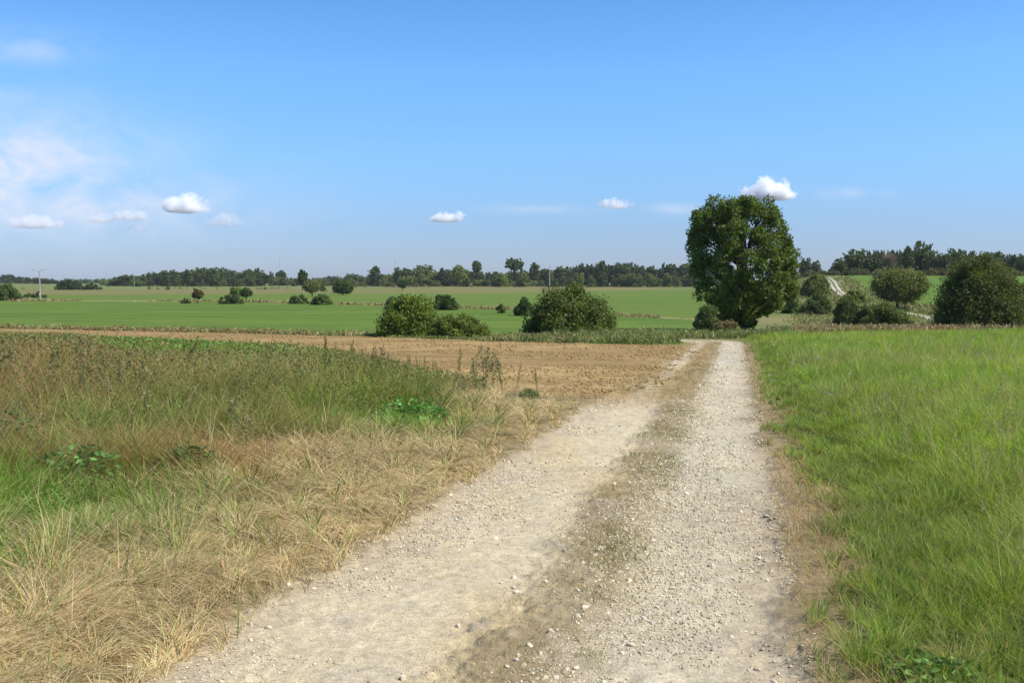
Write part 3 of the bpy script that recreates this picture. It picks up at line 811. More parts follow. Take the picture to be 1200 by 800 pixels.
def clump_leaves(centres, radii, per, size, col, cj=0.3, shell=0.55, elong=1.6):
    """leaf faces gathered in many small sprays around each lobe"""
    P, Cc = [], []
    for c, r in zip(centres, radii):
        ns = max(6, int(per * 0.10)); k = max(3, per // ns)
        dv = rng.normal(size=(ns, 3)); dv /= np.linalg.norm(dv, axis=1, keepdims=True)
        sc = c + dv * (r * (shell + (1 - shell) * rng.random((ns, 1)) ** 0.6))
        pts = sc[:, None, :] + rng.normal(size=(ns, k, 3)) * r * 0.20
        cc = np.asarray(col) * np.array([2.25, 2.4, 1.65]) * (1 + (rng.random((ns, 1)) - .5) * 2 * cj) * (1 + (rng.random((ns, 3)) - .5) * .16)
        P.append(pts.reshape(-1, 3)); Cc.append(np.repeat(cc, k, axis=0))
    P = np.concatenate(P); Cc = np.concatenate(Cc); n = len(P)
    Cc = np.clip(Cc * (1 + (rng.random((n, 1)) - .5) * .4), .004, 1)
    return leaf_quads(P, size * (0.6 + 0.8 * rng.random(n)), elong, 0, Cc)


def limbs(base_pts, targets, r0):
    ac = Acc()
    for t in targets:
        s = base_pts[np.argmin([abs(t[2] * 0.55 - b[2]) + .2 * np.linalg.norm(t - b) for b in base_pts])]
        mid = (s + t) / 2 + np.array([0, 0, 0.12 * np.linalg.norm(t - s)]) * .5 + rng.normal(size=3) * .1
        L = np.linalg.norm(t - s)
        for a, b, ra, rb in ((s, mid, r0, r0 * .6), (mid, t, r0 * .6, r0 * .2)):
            v, q = tube(a, b, ra, rb, 6); ac.add(v, q, np.ones((len(v), 3)))
    return ac


def make_tree(name, loc, centres, radii, per, size, col, trunk_h, trunk_r, label, cat, group=None, lean=(0, 0), n_limb=10, part='crown', stem_part='trunk', cj=.3, shell=.55):
    root = empty(name, loc)
    lv = clump_leaves(centres, radii, per, size, col, cj, shell)
    ac = Acc(); ac.add(*lv); ac.build(part, M_LEAF, root)
    if trunk_h:
        pts = [np.array([lean[0] * t, lean[1] * t, -0.15 + (trunk_h + .15) * t]) for t in (0, .12, .35, .65, 1)]
        pts[2] = pts[2] + rng.normal(size=3) * trunk_r * .3
        tb = tube_path(pts, [trunk_r * 1.35, trunk_r, trunk_r * .85, trunk_r * .6, trunk_r * .3], 10)
        idx = rng.permutation(len(centres))[:n_limb]
        lb = limbs(pts[1:], [np.asarray(centres[i]) for i in idx], trunk_r * .3)
        if lb.v:
            for v, q, c in zip(lb.v, lb.q, lb.c): pass
            tb.add(np.concatenate(lb.v), np.concatenate(lb.q), np.concatenate(lb.c))
        tb.build(stem_part, M_BARK, root, smooth=True)
    tag(root, label, cat, group)
    return root


# -- the oak by the bend: outline rows (height share, left, right) as seen across, in metres
OD = 90.0
ox, oy = at(871, OD); oz = float(base_z(ox, oy))
PXM = OD / F
prof = [(383, 846, 896), (376, 845, 890), (366, 839, 894), (355, 824, 934), (343, 812, 937), (330, 811, 938), (315, 806, 940), (302, 804, 938), (290, 806, 931), (280, 804, 923),
        (266, 801, 917), (255, 806, 916), (246, 812, 911), (240, 828, 905), (236, 842, 900), (233, 855, 888)]
pz_ = [(386 - p[0]) * PXM for p in prof]; pl_ = [(p[1] - 869) * PXM for p in prof]; pr_ = [(p[2] - 873) * PXM for p in prof]
cs, rd = [], []
for z in np.arange(.7, pz_[-1], .62):                               # lobes that carry the outline, then the inside
    for side in (0, 1, 2, 3):
        rad = rng.uniform(.45, .85) * (.65 if z < 1.6 else 1); zz = min(max(z + rng.normal() * .18, .5), pz_[-1] - rad * .8)
        l, r = np.interp(zz, pz_, pl_), np.interp(zz, pz_, pr_); dep = (r - l) * .44
        if side == 0: p = (l + rad * rng.uniform(.55, 1.7), rng.normal() * 1.0, zz)
        elif side == 1: p = (r - rad * rng.uniform(.55, 1.7), rng.normal() * 1.0, zz)
        else:
            u = rng.uniform(-.75, .75); p = ((l + r) / 2 + u * (r - l) / 2, (-1 if side == 2 else 1) * max(dep * math.sqrt(1 - u * u) - rad * .8, .1), zz)
        cs.append(np.array(p)); rd.append(rad)
for u in np.linspace(-.8, .8, 9):
    rad = rng.uniform(.55, .9); cs.append(np.array([(pl_[-2] + pr_[-2]) / 2 + u * (pr_[-2] - pl_[-2]) / 2, rng.normal() * 1.2, pz_[-1] - rad * rng.uniform(.95, 1.35) - .9 * u * u])); rd.append(rad)
tries = 0
while len(cs) < 172 and tries < 14000:
    tries += 1
    z = rng.uniform(0.6, pz_[-1] - 0.6); l, r = np.interp(z, pz_, pl_), np.interp(z, pz_, pr_)
    cx, half = (l + r) / 2, (r - l) / 2; rad = rng.uniform(0.5, 1.0)
    if half < rad * .8: continue
    a = rng.uniform(0, 2 * math.pi); q = rng.random() ** .4
    p = np.array([cx + math.cos(a) * q * (half - rad * .8), math.sin(a) * q * (half * .9 - rad * .7), z])
    if any(np.linalg.norm(p - c) < (rad + s_) * .47 for c, s_ in zip(cs, rd)): continue
    cs.append(p); rd.append(rad)
oak = make_tree('oak_tree', (ox, oy, oz), np.array(cs), rd, 430, 0.14, (0.056, 0.074, 0.02), 8.5, 0.5, 'large dark leafy oak standing alone at the bend of the track', 'tree', n_limb=40, cj=.28)


def blob_lobes(wd, ht, dp, n, rmin, rmax, z0=0.25, dome=True):
    cs, rd = [], []
    ns = int(n * .75); ph = rng.random() * 6.28
    lump = rng.normal(size=(5, 3)); lump /= np.linalg.norm(lump, axis=1, keepdims=True); lump[:, 2] = np.abs(lump[:, 2])
    for i in range(n):
        r = rng.uniform(rmin, rmax)
        if i < ns:
            uz = 1 - (i + .5) / ns * (1.05 if dome else 1.9); a = ph + i * 2.39996 + rng.normal() * .25
            u = np.array([math.sqrt(max(1 - uz * uz, 0)) * math.cos(a), math.sqrt(max(1 - uz * uz, 0)) * math.sin(a), uz])
            q = rng.uniform(.78, 1.0) * (0.66 + 0.42 * np.max(lump @ u))
            if i % 6 == 0: q *= 1.02; r *= .75
        else:
            u = rng.normal(size=3); u /= np.linalg.norm(u); q = rng.random() ** .5 * .75
        if dome:
            p = np.array([u[0] * q * (wd / 2 - r * .7), u[1] * q * (dp / 2 - r * .7), abs(u[2]) * q * max(ht - r * .9, .1)])
            p[:2] *= 1 - .22 * abs(u[2]); p[2] = max(p[2], r * z0)
        else:
            p = np.array([u[0] * q * (wd / 2 - r * .8), u[1] * q * (dp / 2 - r * .8), ht / 2 + u[2] * q * (ht / 2 - r * .8)])
        cs.append(p); rd.append(r)
    cs = np.array(cs); rr_ = np.array(rd) * .85
    cs[:, 0] *= np.clip((wd / 2) / np.max(np.abs(cs[:, 0]) + rr_), .8, 1.5)
    cs[:, 2] *= np.clip(ht / np.max(cs[:, 2] + rr_), .7, 1.5)
    return cs, rd


def bush(name, px, dist, w_px, base, top, col, label, cat='bush', n=26, per=None, z_extra=0, dome=True, trunk=False, rel=(0.14, 0.24), leaf_px=1.5, group=None, shell=.5, total=None):
    x, y = at(px, dist); z = float(base_z(x, y)); k = dist / F
    wd = w_px * k; ht = EYE - (top - HORIZON) * k - z
    base_off = 0
    m = min(wd, ht * 1.3)
    if trunk:
        cs, rd = blob_lobes(wd, ht * trunk_share(trunk), min(wd, ht * 1.1), n, rel[0] * m, rel[1] * m, dome=False)
        cs[:, 2] += ht * (1 - trunk_share(trunk))
    else:
        cs, rd = blob_lobes(wd, ht, min(wd, ht * 2.2), n, rel[0] * m, rel[1] * m, dome=dome)
    size = max(0.045, leaf_px * k)
    if per is None:
        per = int(np.clip(3.2 * 4 * math.pi * np.mean(rd) ** 2 / (size * size), 30, 900))
    return make_tree(name, (x, y, z), cs, rd, per, size, col, ht * .75 if trunk else ht * .5, max(.035 * ht, .02) if trunk else .02 * ht + .01,
                     label, cat, group, n_limb=min(8, n), part='crown' if trunk else 'foliage', stem_part='trunk' if trunk else 'stem', shell=shell)


def trunk_share(t): return t if isinstance(t, float) else 0.85


G_DK, G_OL, G_MD, G_GY, G_YL, G_BR = (0.036, 0.055, 0.018), (0.072, 0.082, 0.026), (0.055, 0.088, 0.022), (0.085, 0.105, 0.05), (0.115, 0.145, 0.03), (0.10, 0.07, 0.035)
# near and middle bushes
bush('large_bush', 666, 57.5, 112, 393, 333, (0.056, 0.068, 0.022), 'largest rounded dark green bush behind the ploughed field', n=60, rel=(.11, .19), leaf_px=1.7)
bush('willow_bush', 481, 63, 78, 392, 346, (0.075, 0.098, 0.024), 'bright leafy bush on the ploughed field edge with scrub trailing beside it', n=36, rel=(.13, .22), leaf_px=1.7)
bush('low_scrub', 536, 59.5, 78, 396, 368, (0.085, 0.10, 0.03), 'low straggling scrub trailing from the bright leafy bush', n=30, rel=(.12, .22), leaf_px=1.5)
bush('dome_bush', 520, 190, 35, 361, 345, G_DK, 'dark dome shaped bush behind the low scrub at the ditch', n=22, leaf_px=1.2)
bush('ditch_bush', 466, 205, 34, 358, 347, (0.05, 0.062, 0.024), 'dull green bush half hidden behind the bright leafy bush', n=16, leaf_px=1.2)
bush('ditch_bush', 614, 160, 24, 366, 349, G_DK, 'small dark bush tucked behind the largest bush', n=16, leaf_px=1.2)
bush('small_shrub', 588, 172, 14, 363, 356, G_OL, 'small olive shrub in the dry ditch grass', n=8, leaf_px=1.1)
bush('willow_bush', 829, 72, 32, 388, 358, (0.055, 0.07, 0.028), 'grey green shrub at the foot of the oak beside the bend', n=26, leaf_px=1.4)
bush('willow_bush', 852, 66, 40, 390, 375, (0.13, 0.105, 0.055), 'dry brownish scrub below the oak trunk at the bend', n=22, leaf_px=1.3)
# right hand valley
bush('thorn_bush', 993, 128, 34, 379, 349, (0.042, 0.056, 0.02), 'dark rounded thorn bush at the head of the low thicket', n=26, leaf_px=1.3)
bush('thicket', 1034, 126, 62, 379, 355, (0.06, 0.072, 0.024), 'broad low olive thicket in front of the round hawthorn', n=34, leaf_px=1.3)
bush('hawthorn_tree', 1051, 176, 64, 361, 316, (0.078, 0.082, 0.03), 'round olive hawthorn standing above the low thicket', 'tree', n=40, leaf_px=1.3, trunk=.9)
bush('crab_apple_tree', 1148, 98, 112, 385, 298, (0.052, 0.058, 0.02), 'broad dark spreading tree at the end of the long grass', 'tree', n=80, rel=(.10, .17), leaf_px=1.5)
bush('roadside_bush', 957, 214, 36, 347, 322, (0.075, 0.08, 0.032), 'olive bush on the bank beside the climbing far road', n=24, leaf_px=1.2)
bush('roadside_bush', 956, 166, 40, 367, 345, (0.058, 0.072, 0.028), 'rounded grey green bush between the oak and the far road', n=26, leaf_px=1.2)
bush('roadside_bush', 930, 170, 26, 368, 350, (0.05, 0.07, 0.022), 'small bush half hidden behind the oak crown', n=18, leaf_px=1.2)
bush('roadside_bush', 1000, 190, 30, 353, 340, (0.085, 0.10, 0.03), 'low yellowish bush at the foot of the far road', n=16, leaf_px=1.2)
bush('birch_tree', 1200, 150, 40, 375, 331, (0.065, 0.08, 0.026), 'green bush beyond the broad spreading tree at the frame edge', 'tree', n=26, leaf_px=1.2)
# meadow bushes, left to right
H = lambda base: float(hit(300, base)[1])
for a in [('meadow_bush', 8, 352, 36, 333, (0.052, 0.075, 0.026), 'large green bush near the pole with crossarm', 24, False),
          ('hedge', 40, 349, 34, 342, (0.055, 0.072, 0.028), 'low ragged hedge running from the large bush to the pole', 18, False),
          ('hedge', 82, 339.5, 32, 327, (0.03, 0.045, 0.018), 'taller end of the dark clipped looking copse in the pasture', 26, False),
          ('hedge', 107, 339.5, 28, 332, (0.03, 0.045, 0.018), 'lower end of the dark clipped looking copse in the pasture', 20, False),
          ('meadow_bush', 218, 355.5, 11, 349.5, (0.04, 0.052, 0.022), 'small dark round bush beside the reddish leafed tree', 10, False),
          ('small_tree', 232, 355, 14, 338.5, (0.075, 0.055, 0.03), 'small reddish topped tree beside the round bush', 18, .8),
          ('meadow_bush', 272, 356, 32, 345, (0.048, 0.062, 0.024), 'broad dome shaped bush below two small trees', 22, False),
          ('small_tree', 277, 352, 14, 336, (0.075, 0.10, 0.03), 'light green small tree behind the broad dome shaped bush', 14, .8),
          ('small_tree', 288.5, 353, 14, 337.5, (0.036, 0.055, 0.02), 'dark green small tree at the end of the broad dome shaped bush', 16, .8),
          ('meadow_bush', 349, 356, 27, 345.5, (0.055, 0.07, 0.028), 'first of two low bushes on the ditch below the olive tree', 20, False),
          ('meadow_bush', 377, 357, 26, 345, (0.07, 0.088, 0.034), 'paler of the two low bushes on the ditch below the olive tree', 20, False),
          ('small_tree', 366, 347.5, 20, 328.5, (0.088, 0.088, 0.042), 'rounded olive brown tree next to the dark upright one', 24, .85),
          ('upright_tree', 355, 340, 12, 316.5, (0.032, 0.05, 0.018), 'tall dark upright tree next to the rounded olive one', 22, .9),
          ('meadow_bush', 378, 341.5, 11, 334, (0.045, 0.062, 0.024), 'small bush between the olive tree and the dark round tree', 10, False),
          ('small_tree', 402, 346, 24, 329, (0.042, 0.06, 0.02), 'dark rounded tree with drooping skirt alone in the pasture', 28, .95),
          ('conifer', 329.5, 333.5, 13, 317, (0.032, 0.05, 0.02), 'dark conifer standing clear of the wood below the thin mast', 22, .95),
          ('meadow_bush', 345, 335.5, 9, 330.5, (0.045, 0.055, 0.025), 'small bush beside the dark conifer', 8, False),
          ('small_tree', 472, 340.5, 13, 328, (0.034, 0.05, 0.02), 'small dark lollipop shaped tree in the pasture', 16, .8),
          ('small_tree', 502.5, 337.5, 9, 327, (0.05, 0.06, 0.026), 'tiny round headed tree beside a dry grass patch', 12, .75),
          ('small_shrub', 197, 339.5, 6, 335, (0.05, 0.06, 0.026), 'tiny lone shrub on the pasture below the wood', 6, False),
          ('small_shrub', 488, 336, 9, 331.5, (0.09, 0.06, 0.03), 'tiny rusty shrub between two small round trees', 6, False)]:
    nm, px, base, w_px, top, col, lab, nn, tr = a
    dd = float(hit(px, base)[1])
    bush(nm, px, dd, w_px, base, top, col, lab, 'tree' if 'tree' in nm or nm == 'conifer' else ('hedge' if nm == 'hedge' else 'bush'), n=nn, trunk=tr, leaf_px=1.1, total=1500)

# ------------------------------------------------------------------ distant woods
SKY = [(-150, 324), (0, 322), (10, 321), (25, 323), (60, 327), (75, 328), (130, 325.5), (150, 321), (168, 320), (200, 315.5), (212, 318), (230, 314), (250, 313), (262, 315), (272, 316), (290, 315), (303, 314), (312, 320),
       (330, 322), (360, 324), (380, 323), (395, 321), (412, 320), (425, 322), (440, 318), (460, 319), (470, 314), (496, 312), (512, 316), (522, 315), (540, 313), (552, 315), (570, 317), (600, 316), (618, 316), (640, 314),
       (655, 311.5), (690, 309), (705, 308), (725, 308), (745, 307.5), (765, 310), (772, 313), (778, 309), (800, 307.5), (850, 307), (920, 303)]
SKX = np.array([p[0] for p in SKY]); SKYY = np.array([p[1] for p in SKY])
FAR = 860.0


def far_crown(n, per, style, col):
    """a distant tree of unit height and about unit width, stem and leaves in one mesh"""
    if style == 'round':
        cs, rd = blob_lobes(1.0, .95, .85, n, .13, .21, dome=False); cs[:, 2] += .05
        b2, r2 = blob_lobes(1.0, .4, .8, 10, .12, .18); cs = np.concatenate([cs, b2]); rd = rd + r2
    elif style == 'tall': cs, rd = blob_lobes(.55, .95, .5, n, .10, .16, dome=False); cs[:, 2] += .05
    elif style == 'stalk': cs, rd = blob_lobes(.9, .5, .7, n, .10, .17, dome=False); cs[:, 2] += .46
    elif style == 'conifer':
        z = np.linspace(.08, .95, n); r = .30 * (1 - z) + .04
        a = np.arange(n) * 2.4; cs = np.stack([np.cos(a) * r * .7, np.sin(a) * r * .7, z], 1); rd = list(r * .6 + .03)
    else: cs, rd = blob_lobes(1.2, .9, 1.0, n, .16, .26)
    ac = Acc(); ac.add(*clump_leaves(cs, rd, per, .062, col, .28, .5, 1.4))
    if style != 'shrub':
        tr_ = .055 if style == 'stalk' else .03
        v, q = tube((0, 0, -.03), (0.01, 0, .75), tr_, tr_ * .6, 6); ac.add(v, q, np.tile([.05, .04, .03], (len(v), 1)))
    return ac.build('far_tree', M_LEAF, None, link=False)


WH = (1.0, 1.0, 1.0)
MESHES = {'round': [far_crown(26, 85, 'round', c) for c in (WH, WH, WH)], 'tall': [far_crown(24, 80, 'tall', WH)], 'conifer': [far_crown(26, 60, 'conifer', WH)],
          'shrub': [far_crown(14, 110, 'shrub', WH), far_crown(14, 110, 'shrub', WH)], 'stalk': [far_crown(22, 85, 'stalk', WH)]}


def far_tree(px, dist, top, w_px, style, col, label, group=None, name='tree', cat='tree', sink=0.0):
    x, y = at(px, dist); z = float(base_z(x, y)); k = dist / F
    ht = EYE - (top - HORIZON) * k - z
    w_px = w_px * (1.2 if group else 1.0)
    o = bpy.data.objects.new(name, MESHES[style][rng.integers(len(MESHES[style]))]); COL.objects.link(o)
    o.location = (x, y, z); wd = w_px * k / {'round': .95, 'tall': .55, 'stalk': .9, 'conifer': .5, 'shrub': 1.2}[style]
    o.scale = (wd, wd, ht); o.rotation_euler = (0, 0, rng.random() * 6.28); o.color = (col[0] * 1.8, col[1] * 1.8, col[2] * 1.2, 1)
    tag(o, label, cat, group)
    return o


def tint(c, s=.2): return tuple(float(v) for v in np.clip(np.array(c) * (1 + (rng.random() - .5) * 2 * s) * (1 + (rng.random(3) - .5) * .15), 0, 1))


# single trees that stand out of the far wood
for (px, dist, top, w_px, style, col, lab) in [
        (440, 800, 312.5, 19, 'round', (.042, .062, .024), 'dark round headed tree rising above the low far wood'),
        (470, 830, 314, 20, 'round', (.05, .07, .03), 'dark tree joined to the big grey green one'),
        (496, 815, 310.5, 32, 'round', (.085, .10, .045), 'biggest grey green rounded tree of the far wood'),
        (519, 805, 314.5, 17, 'round', (.035, .05, .022), 'dark tree squeezed between two paler trees of the far wood'),
        (538, 800, 311.5, 26, 'round', (.105, .13, .04), 'light yellow green tree beside the dark squeezed one'),
        (558.5, 810, 304.5, 17, 'stalk', (.062, .085, .03), 'tall slim tree with small crown above the light green one'),
        (602.5, 820, 301.5, 22, 'stalk', (.05, .07, .028), 'tallest flat crowned tree on a bare stem over the wood'),
        (626, 830, 308, 14, 'tall', (.04, .056, .026), 'dark narrow tree next to the tallest flat crowned tree'),
        (583, 770, 319, 22, 'round', (.08, .10, .045), 'pale sallow before the tallest flat crowned tree'),
        (591, 765, 321, 15, 'shrub', (.12, .15, .035), 'yellow green bush under the tallest flat crowned tree'),
        (612, 765, 318, 18, 'round', (.10, .125, .045), 'light green tree leaning under the tallest crown'),
        (679, 760, 320, 12, 'round', (.12, .145, .05), 'pale willow before the dark oak of the far wood'),
        (704, 770, 307, 22, 'round', (.034, .05, .02), 'big dark oak bulging from the far wood'),
        (728, 765, 309, 20, 'round', (.04, .058, .022), 'second dark oak bulging from the far wood'),
        (762, 755, 320, 9, 'round', (.12, .15, .04), 'small bright green tree before the far wood'),
        (782, 755, 320, 12, 'round', (.10, .12, .055), 'pale grey willow before the far wood near the oak'),
        (748, 755, 321, 12, 'round', (.095, .115, .05), 'pale grey willow before the dark oaks'),
        (777, 880, 308.5, 6, 'conifer', (.035, .05, .024), 'pointed conifer top poking over the far wood'),
        (318, 870, 318.5, 7, 'round', (.055, .075, .03), 'small round tree at the end of the long wood'),
        (195, 790, 317, 12, 'tall', (.055, .075, .03), 'light barked tree in the long wood'),
        (220, 780, 316, 14, 'tall', (.045, .065, .026), 'dense dark tree stepping out of the long wood'),
        (234, 800, 313.5, 17, 'round', (.062, .08, .035), 'domed tree on the skyline of the long wood'),
        (256, 805, 313, 22, 'round', (.06, .08, .034), 'wide domed tree on the skyline of the long wood')]:
    far_tree(px, dist, top, w_px, style, col, lab)

# the wood edge: nearer trees as individuals, what lies behind as one mass
def wood_row(x0, x1, step, dist, dt, styles, cols, label, group, sky=None, wr=(9, 15), name='tree'):
    px = x0
    while px < x1:
        p = px + rng.normal() * step * .3
        t = float(np.interp(p, SKX, SKYY)) if sky is None else sky(p)
        far_tree(p, dist * (1 + (rng.random() - .5) * .06), t + rng.uniform(*dt), rng.uniform(*wr), styles[rng.integers(len(styles))], tint(cols[rng.integers(len(cols))], .25), label, group, name)
        px += step * (0.75 + .5 * rng.random())


CA = [(.05, .07, .03), (.06, .08, .034), (.045, .062, .028), (.075, .09, .042)]
wood_row(136, 314, 8.5, 850, (0, 3.0), ['round', 'round', 'tall'], CA, 'green broadleaf tree in the long wood across the meadows', 'trees of the long wood', wr=(11, 17))
wood_row(140, 312, 10, 810, (6, 10), ['round', 'shrub'], [(.05, .065, .03), (.065, .085, .035)], 'low understorey tree along the foot of the long wood', 'understorey of the long wood', wr=(9, 15))
wood_row(322, 432, 9, 920, (0, 2), ['round', 'shrub'], [(.06, .075, .04), (.075, .085, .048)], 'low hazy tree in the thin far wood', 'trees of the thin far wood', wr=(10, 16))
wood_row(380, 470, 11, 830, (5, 8), ['shrub'], [(.07, .08, .03), (.10, .10, .045)], 'olive shrub along the foot of the thin far wood', 'shrubs of the thin far wood', wr=(12, 18))
wood_row(448, 640, 9, 880, (1, 4.5), ['round', 'tall'], CA + [(.085, .10, .05)], 'mixed green tree in the middle of the far wood', 'trees of the middle far wood', wr=(11, 18))
wood_row(455, 640, 10, 790, (9, 13), ['shrub', 'round'], [(.085, .10, .042), (.06, .075, .03), (.11, .125, .05)], 'pale shrubby tree along the foot of the middle far wood', 'understorey of the middle far wood', wr=(9, 15))
wood_row(636, 850, 9.5, 860, (0, 3), ['round', 'round', 'tall'], [(.04, .055, .024), (.05, .066, .028), (.065, .078, .034)], 'dark tree in the dense far wood behind the largest bush', 'trees of the dense far wood', wr=(12, 19))
wood_row(640, 850, 10, 760, (12, 16), ['shrub', 'round'], [(.07, .085, .036), (.05, .065, .028), (.10, .115, .05)], 'pale shrub along the foot of the dense far wood', 'understorey of the dense far wood', wr=(9, 14))
wood_row(-60, 66, 7, 1250, (0, 1.5), ['round', 'conifer'], [(.04, .056, .028)], 'dark tree in the distant wood behind the crossarm pole', 'trees behind the crossarm pole', wr=(7, 11))

# right hand wood on the rise
SKR = [(935, 304), (942, 303), (955, 305), (962, 310), (967, 309), (976, 305), (990, 296), (1002, 293), (1020, 295), (1050, 296), (1062, 292), (1083, 294), (1097, 297), (1116, 293), (1130, 293), (1144, 298), (1156, 294), (1174, 294), (1190, 298), (1200, 297), (1300, 296)]
skr = lambda p: float(np.interp(p, [s[0] for s in SKR], [s[1] for s in SKR]))
for (px, dist, top, w_px, style, col, lab) in [
        (1001, 470, 292, 32, 'round', (.06, .078, .034), 'broad leafy tree beside the top of the far road'),
        (1077, 474, 284, 27, 'round', (.05, .07, .028), 'tallest rounded tree of the wood on the rise'),
        (1063, 468, 290, 20, 'round', (.04, .058, .024), 'dark tree joined to the tallest tree on the rise'),
        (1091, 466, 293, 17, 'round', (.10, .115, .06), 'silvery willow beside the tallest tree on the rise'),
        (1105, 462, 297, 22, 'round', (.038, .052, .022), 'dark oak between the silvery willow and the spreading tree'),
        (1119, 480, 292.5, 24, 'round', (.048, .064, .026), 'dark domed tree behind the broad spreading tree'),
        (1020, 462, 303, 26, 'round', (.038, .055, .022), 'dense dark tree below the pine skyline'),
        (982, 462, 304, 20, 'round', (.042, .06, .025), 'dark bushy tree where the far road tops the rise'),
        (1168, 470, 303, 18, 'round', (.085, .062, .035), 'reddish leaved tree behind the broad spreading tree'),
        (1110, 458, 314, 14, 'shrub', (.12, .135, .035), 'yellow green bush at the edge of the hillside field'),
        (1181, 458, 312, 18, 'shrub', (.11, .12, .035), 'yellow green bush behind the broad spreading tree'),
        (1196, 462, 303, 16, 'round', (.04, .055, .024), 'dark tree at the far end of the hillside field'),
        (943, 520, 303, 16, 'round', (.05, .07, .034), 'distant tree peeping out beside the oak crown'),
        (956, 520, 305.5, 12, 'round', (.055, .072, .036), 'distant small tree between the oak and the far road')]:
    far_tree(px, dist, top, w_px, style, col, lab)
wood_row(1015, 1056, 3.2, 560, (0.5, 1.2), ['conifer'], [(.085, .09, .05)], 'slender pine of the even plantation on the rise', 'pines of the plantation', wr=(4, 6), sky=lambda p: 293.2, name='pine_tree')
wood_row(1018, 1056, 4, 545, (3, 6), ['conifer', 'round'], [(.09, .09, .05)], 'slender pine at the front of the even plantation', 'front pines of the plantation', wr=(5, 8), sky=lambda p: 293.2, name='pine_tree')
wood_row(1120, 1290, 7, 500, (0, 3), ['round', 'conifer', 'round'], [(.05, .066, .028), (.065, .078, .034)], 'green tree in the wood beyond the hillside field', 'trees beyond the hillside field', wr=(11, 18), sky=skr)
wood_row(935, 1300, 6, 458, (20, 25), ['shrub'], [(.06, .07, .032), (.09, .085, .045)], 'low shrub along the top of the hillside field', 'shrubs along the hillside field', wr=(10, 16), sky=lambda p: 293.0)
# a bare pinkish tree
bx, by = at(1041, 458); bz = float(base_z(bx, by)); root = empty('bare_tree', (bx, by, bz)); kx = 458 / F
tb = tube_path([np.array(p) for p in [(0, 0, -.2), (.1, 0, 3), (0, .1, 5.5)]], [.22, .16, .1], 6); tb.build('trunk', M_BARK, root, smooth=True)
n = 900; a = rng.random(n) * 6.28; t = rng.random(n); sp_ = rng.random(n) ** .6
rt = np.stack([np.zeros(n), np.zeros(n), 1.2 + 3 * t], 1)
bc = jit((0.26, 0.18, 0.12), n, .2)
ac = Acc(); ac.add(*blades(rt, 4.0 + 4.0 * rng.random(n), np.full(n, .11), a, .08 + .5 * sp_, rng.random(n) * 3.14, bc, bc, 2)); ac.build('branches', M_SCRUB, root)
tag(root, 'bare pinkish brown tree with upswept twigs on the rise', 'tree')


def wood_mass(name, x0, x1, d0, d1, n, off, cols, label, sky=None, base_sh=0):
    ac = Acc()
    for i in range(n):
        px = rng.uniform(x0, x1); dist = rng.uniform(d0, d1); x, y = at(px, dist); z = float(base_z(x, y)); k = dist / F
        top = (float(np.interp(px, SKX, SKYY)) if sky is None else sky(px)) + rng.uniform(*off)
        ht = max(EYE - (top - HORIZON) * k - z, 3.0); wd = rng.uniform(8, 13) * k
        cs, rd = blob_lobes(wd, ht, wd, 9, wd * .2, wd * .3, dome=False)
        c = tint(cols[rng.integers(len(cols))], .25)
        v, q, cc = clump_leaves(cs, rd, 36, 1.5 * k, c, .25, .5, 1.3)
        ac.add(v + np.array([x, y, z]), q, cc)
    tag(ac.build(name, M_LEAF), label, kind='stuff')


wood_mass('woodland', 120, 330, 900, 980, 70, (1, 6), CA, 'unbroken mass of far trees behind the long wood edge')
wood_mass('woodland', 320, 870, 940, 1060, 190, (2, 7), CA, 'unbroken mass of far trees behind the middle woods')
wood_mass('woodland', -420, 140, 1300, 1450, 150, (0.5, 3), [(.05, .066, .036)], 'low band of distant forest on the horizon behind the pole')
wood_mass('woodland', 935, 1400, 520, 600, 110, (2.0, 9), [(.05, .066, .03), (.06, .07, .034)], 'mass of trees filling the wood on the rise', sky=skr)


# ------------------------------------------------------------------ poles and masts
def box(sx, sy, sz, c=(0, 0, 0)):
    v = np.array([[a, b, d] for a in (-.5, .5) for b in (-.5, .5) for d in (-.5, .5)]) * (sx, sy, sz) + np.array(c)
    q = np.array([[0, 1, 3, 2], [4, 6, 7, 5], [0, 4, 5, 1], [2, 3, 7, 6], [0, 2, 6, 4], [1, 5, 7, 3]])
    return v, q


def part(name, pieces, mat, parent):
    ac = Acc()
    for v, q in pieces: ac.add(v, q, np.ones((len(v), 3)))
    return ac.build(name, mat, parent)


def pole_at(name, px, dist, top, w, label, cat, arms=False):
    x, y = at(px, dist); z = float(base_z(x, y)); ht = EYE - (top - HORIZON) * dist / F - z
    r = empty(name, (x, y, z))
    v, q = tube((0, 0, -.3), (0, 0, ht), w * .5 * 1.414, w * .34 * 1.414, 4)
    capv, capq = box(w * .72, w * .72, .06, (0, 0, ht + .03))
    part('pole', [(v, q)], M_CONC, r); part('pole_cap', [(capv, capq)], M_CONC, r)
    return r, ht


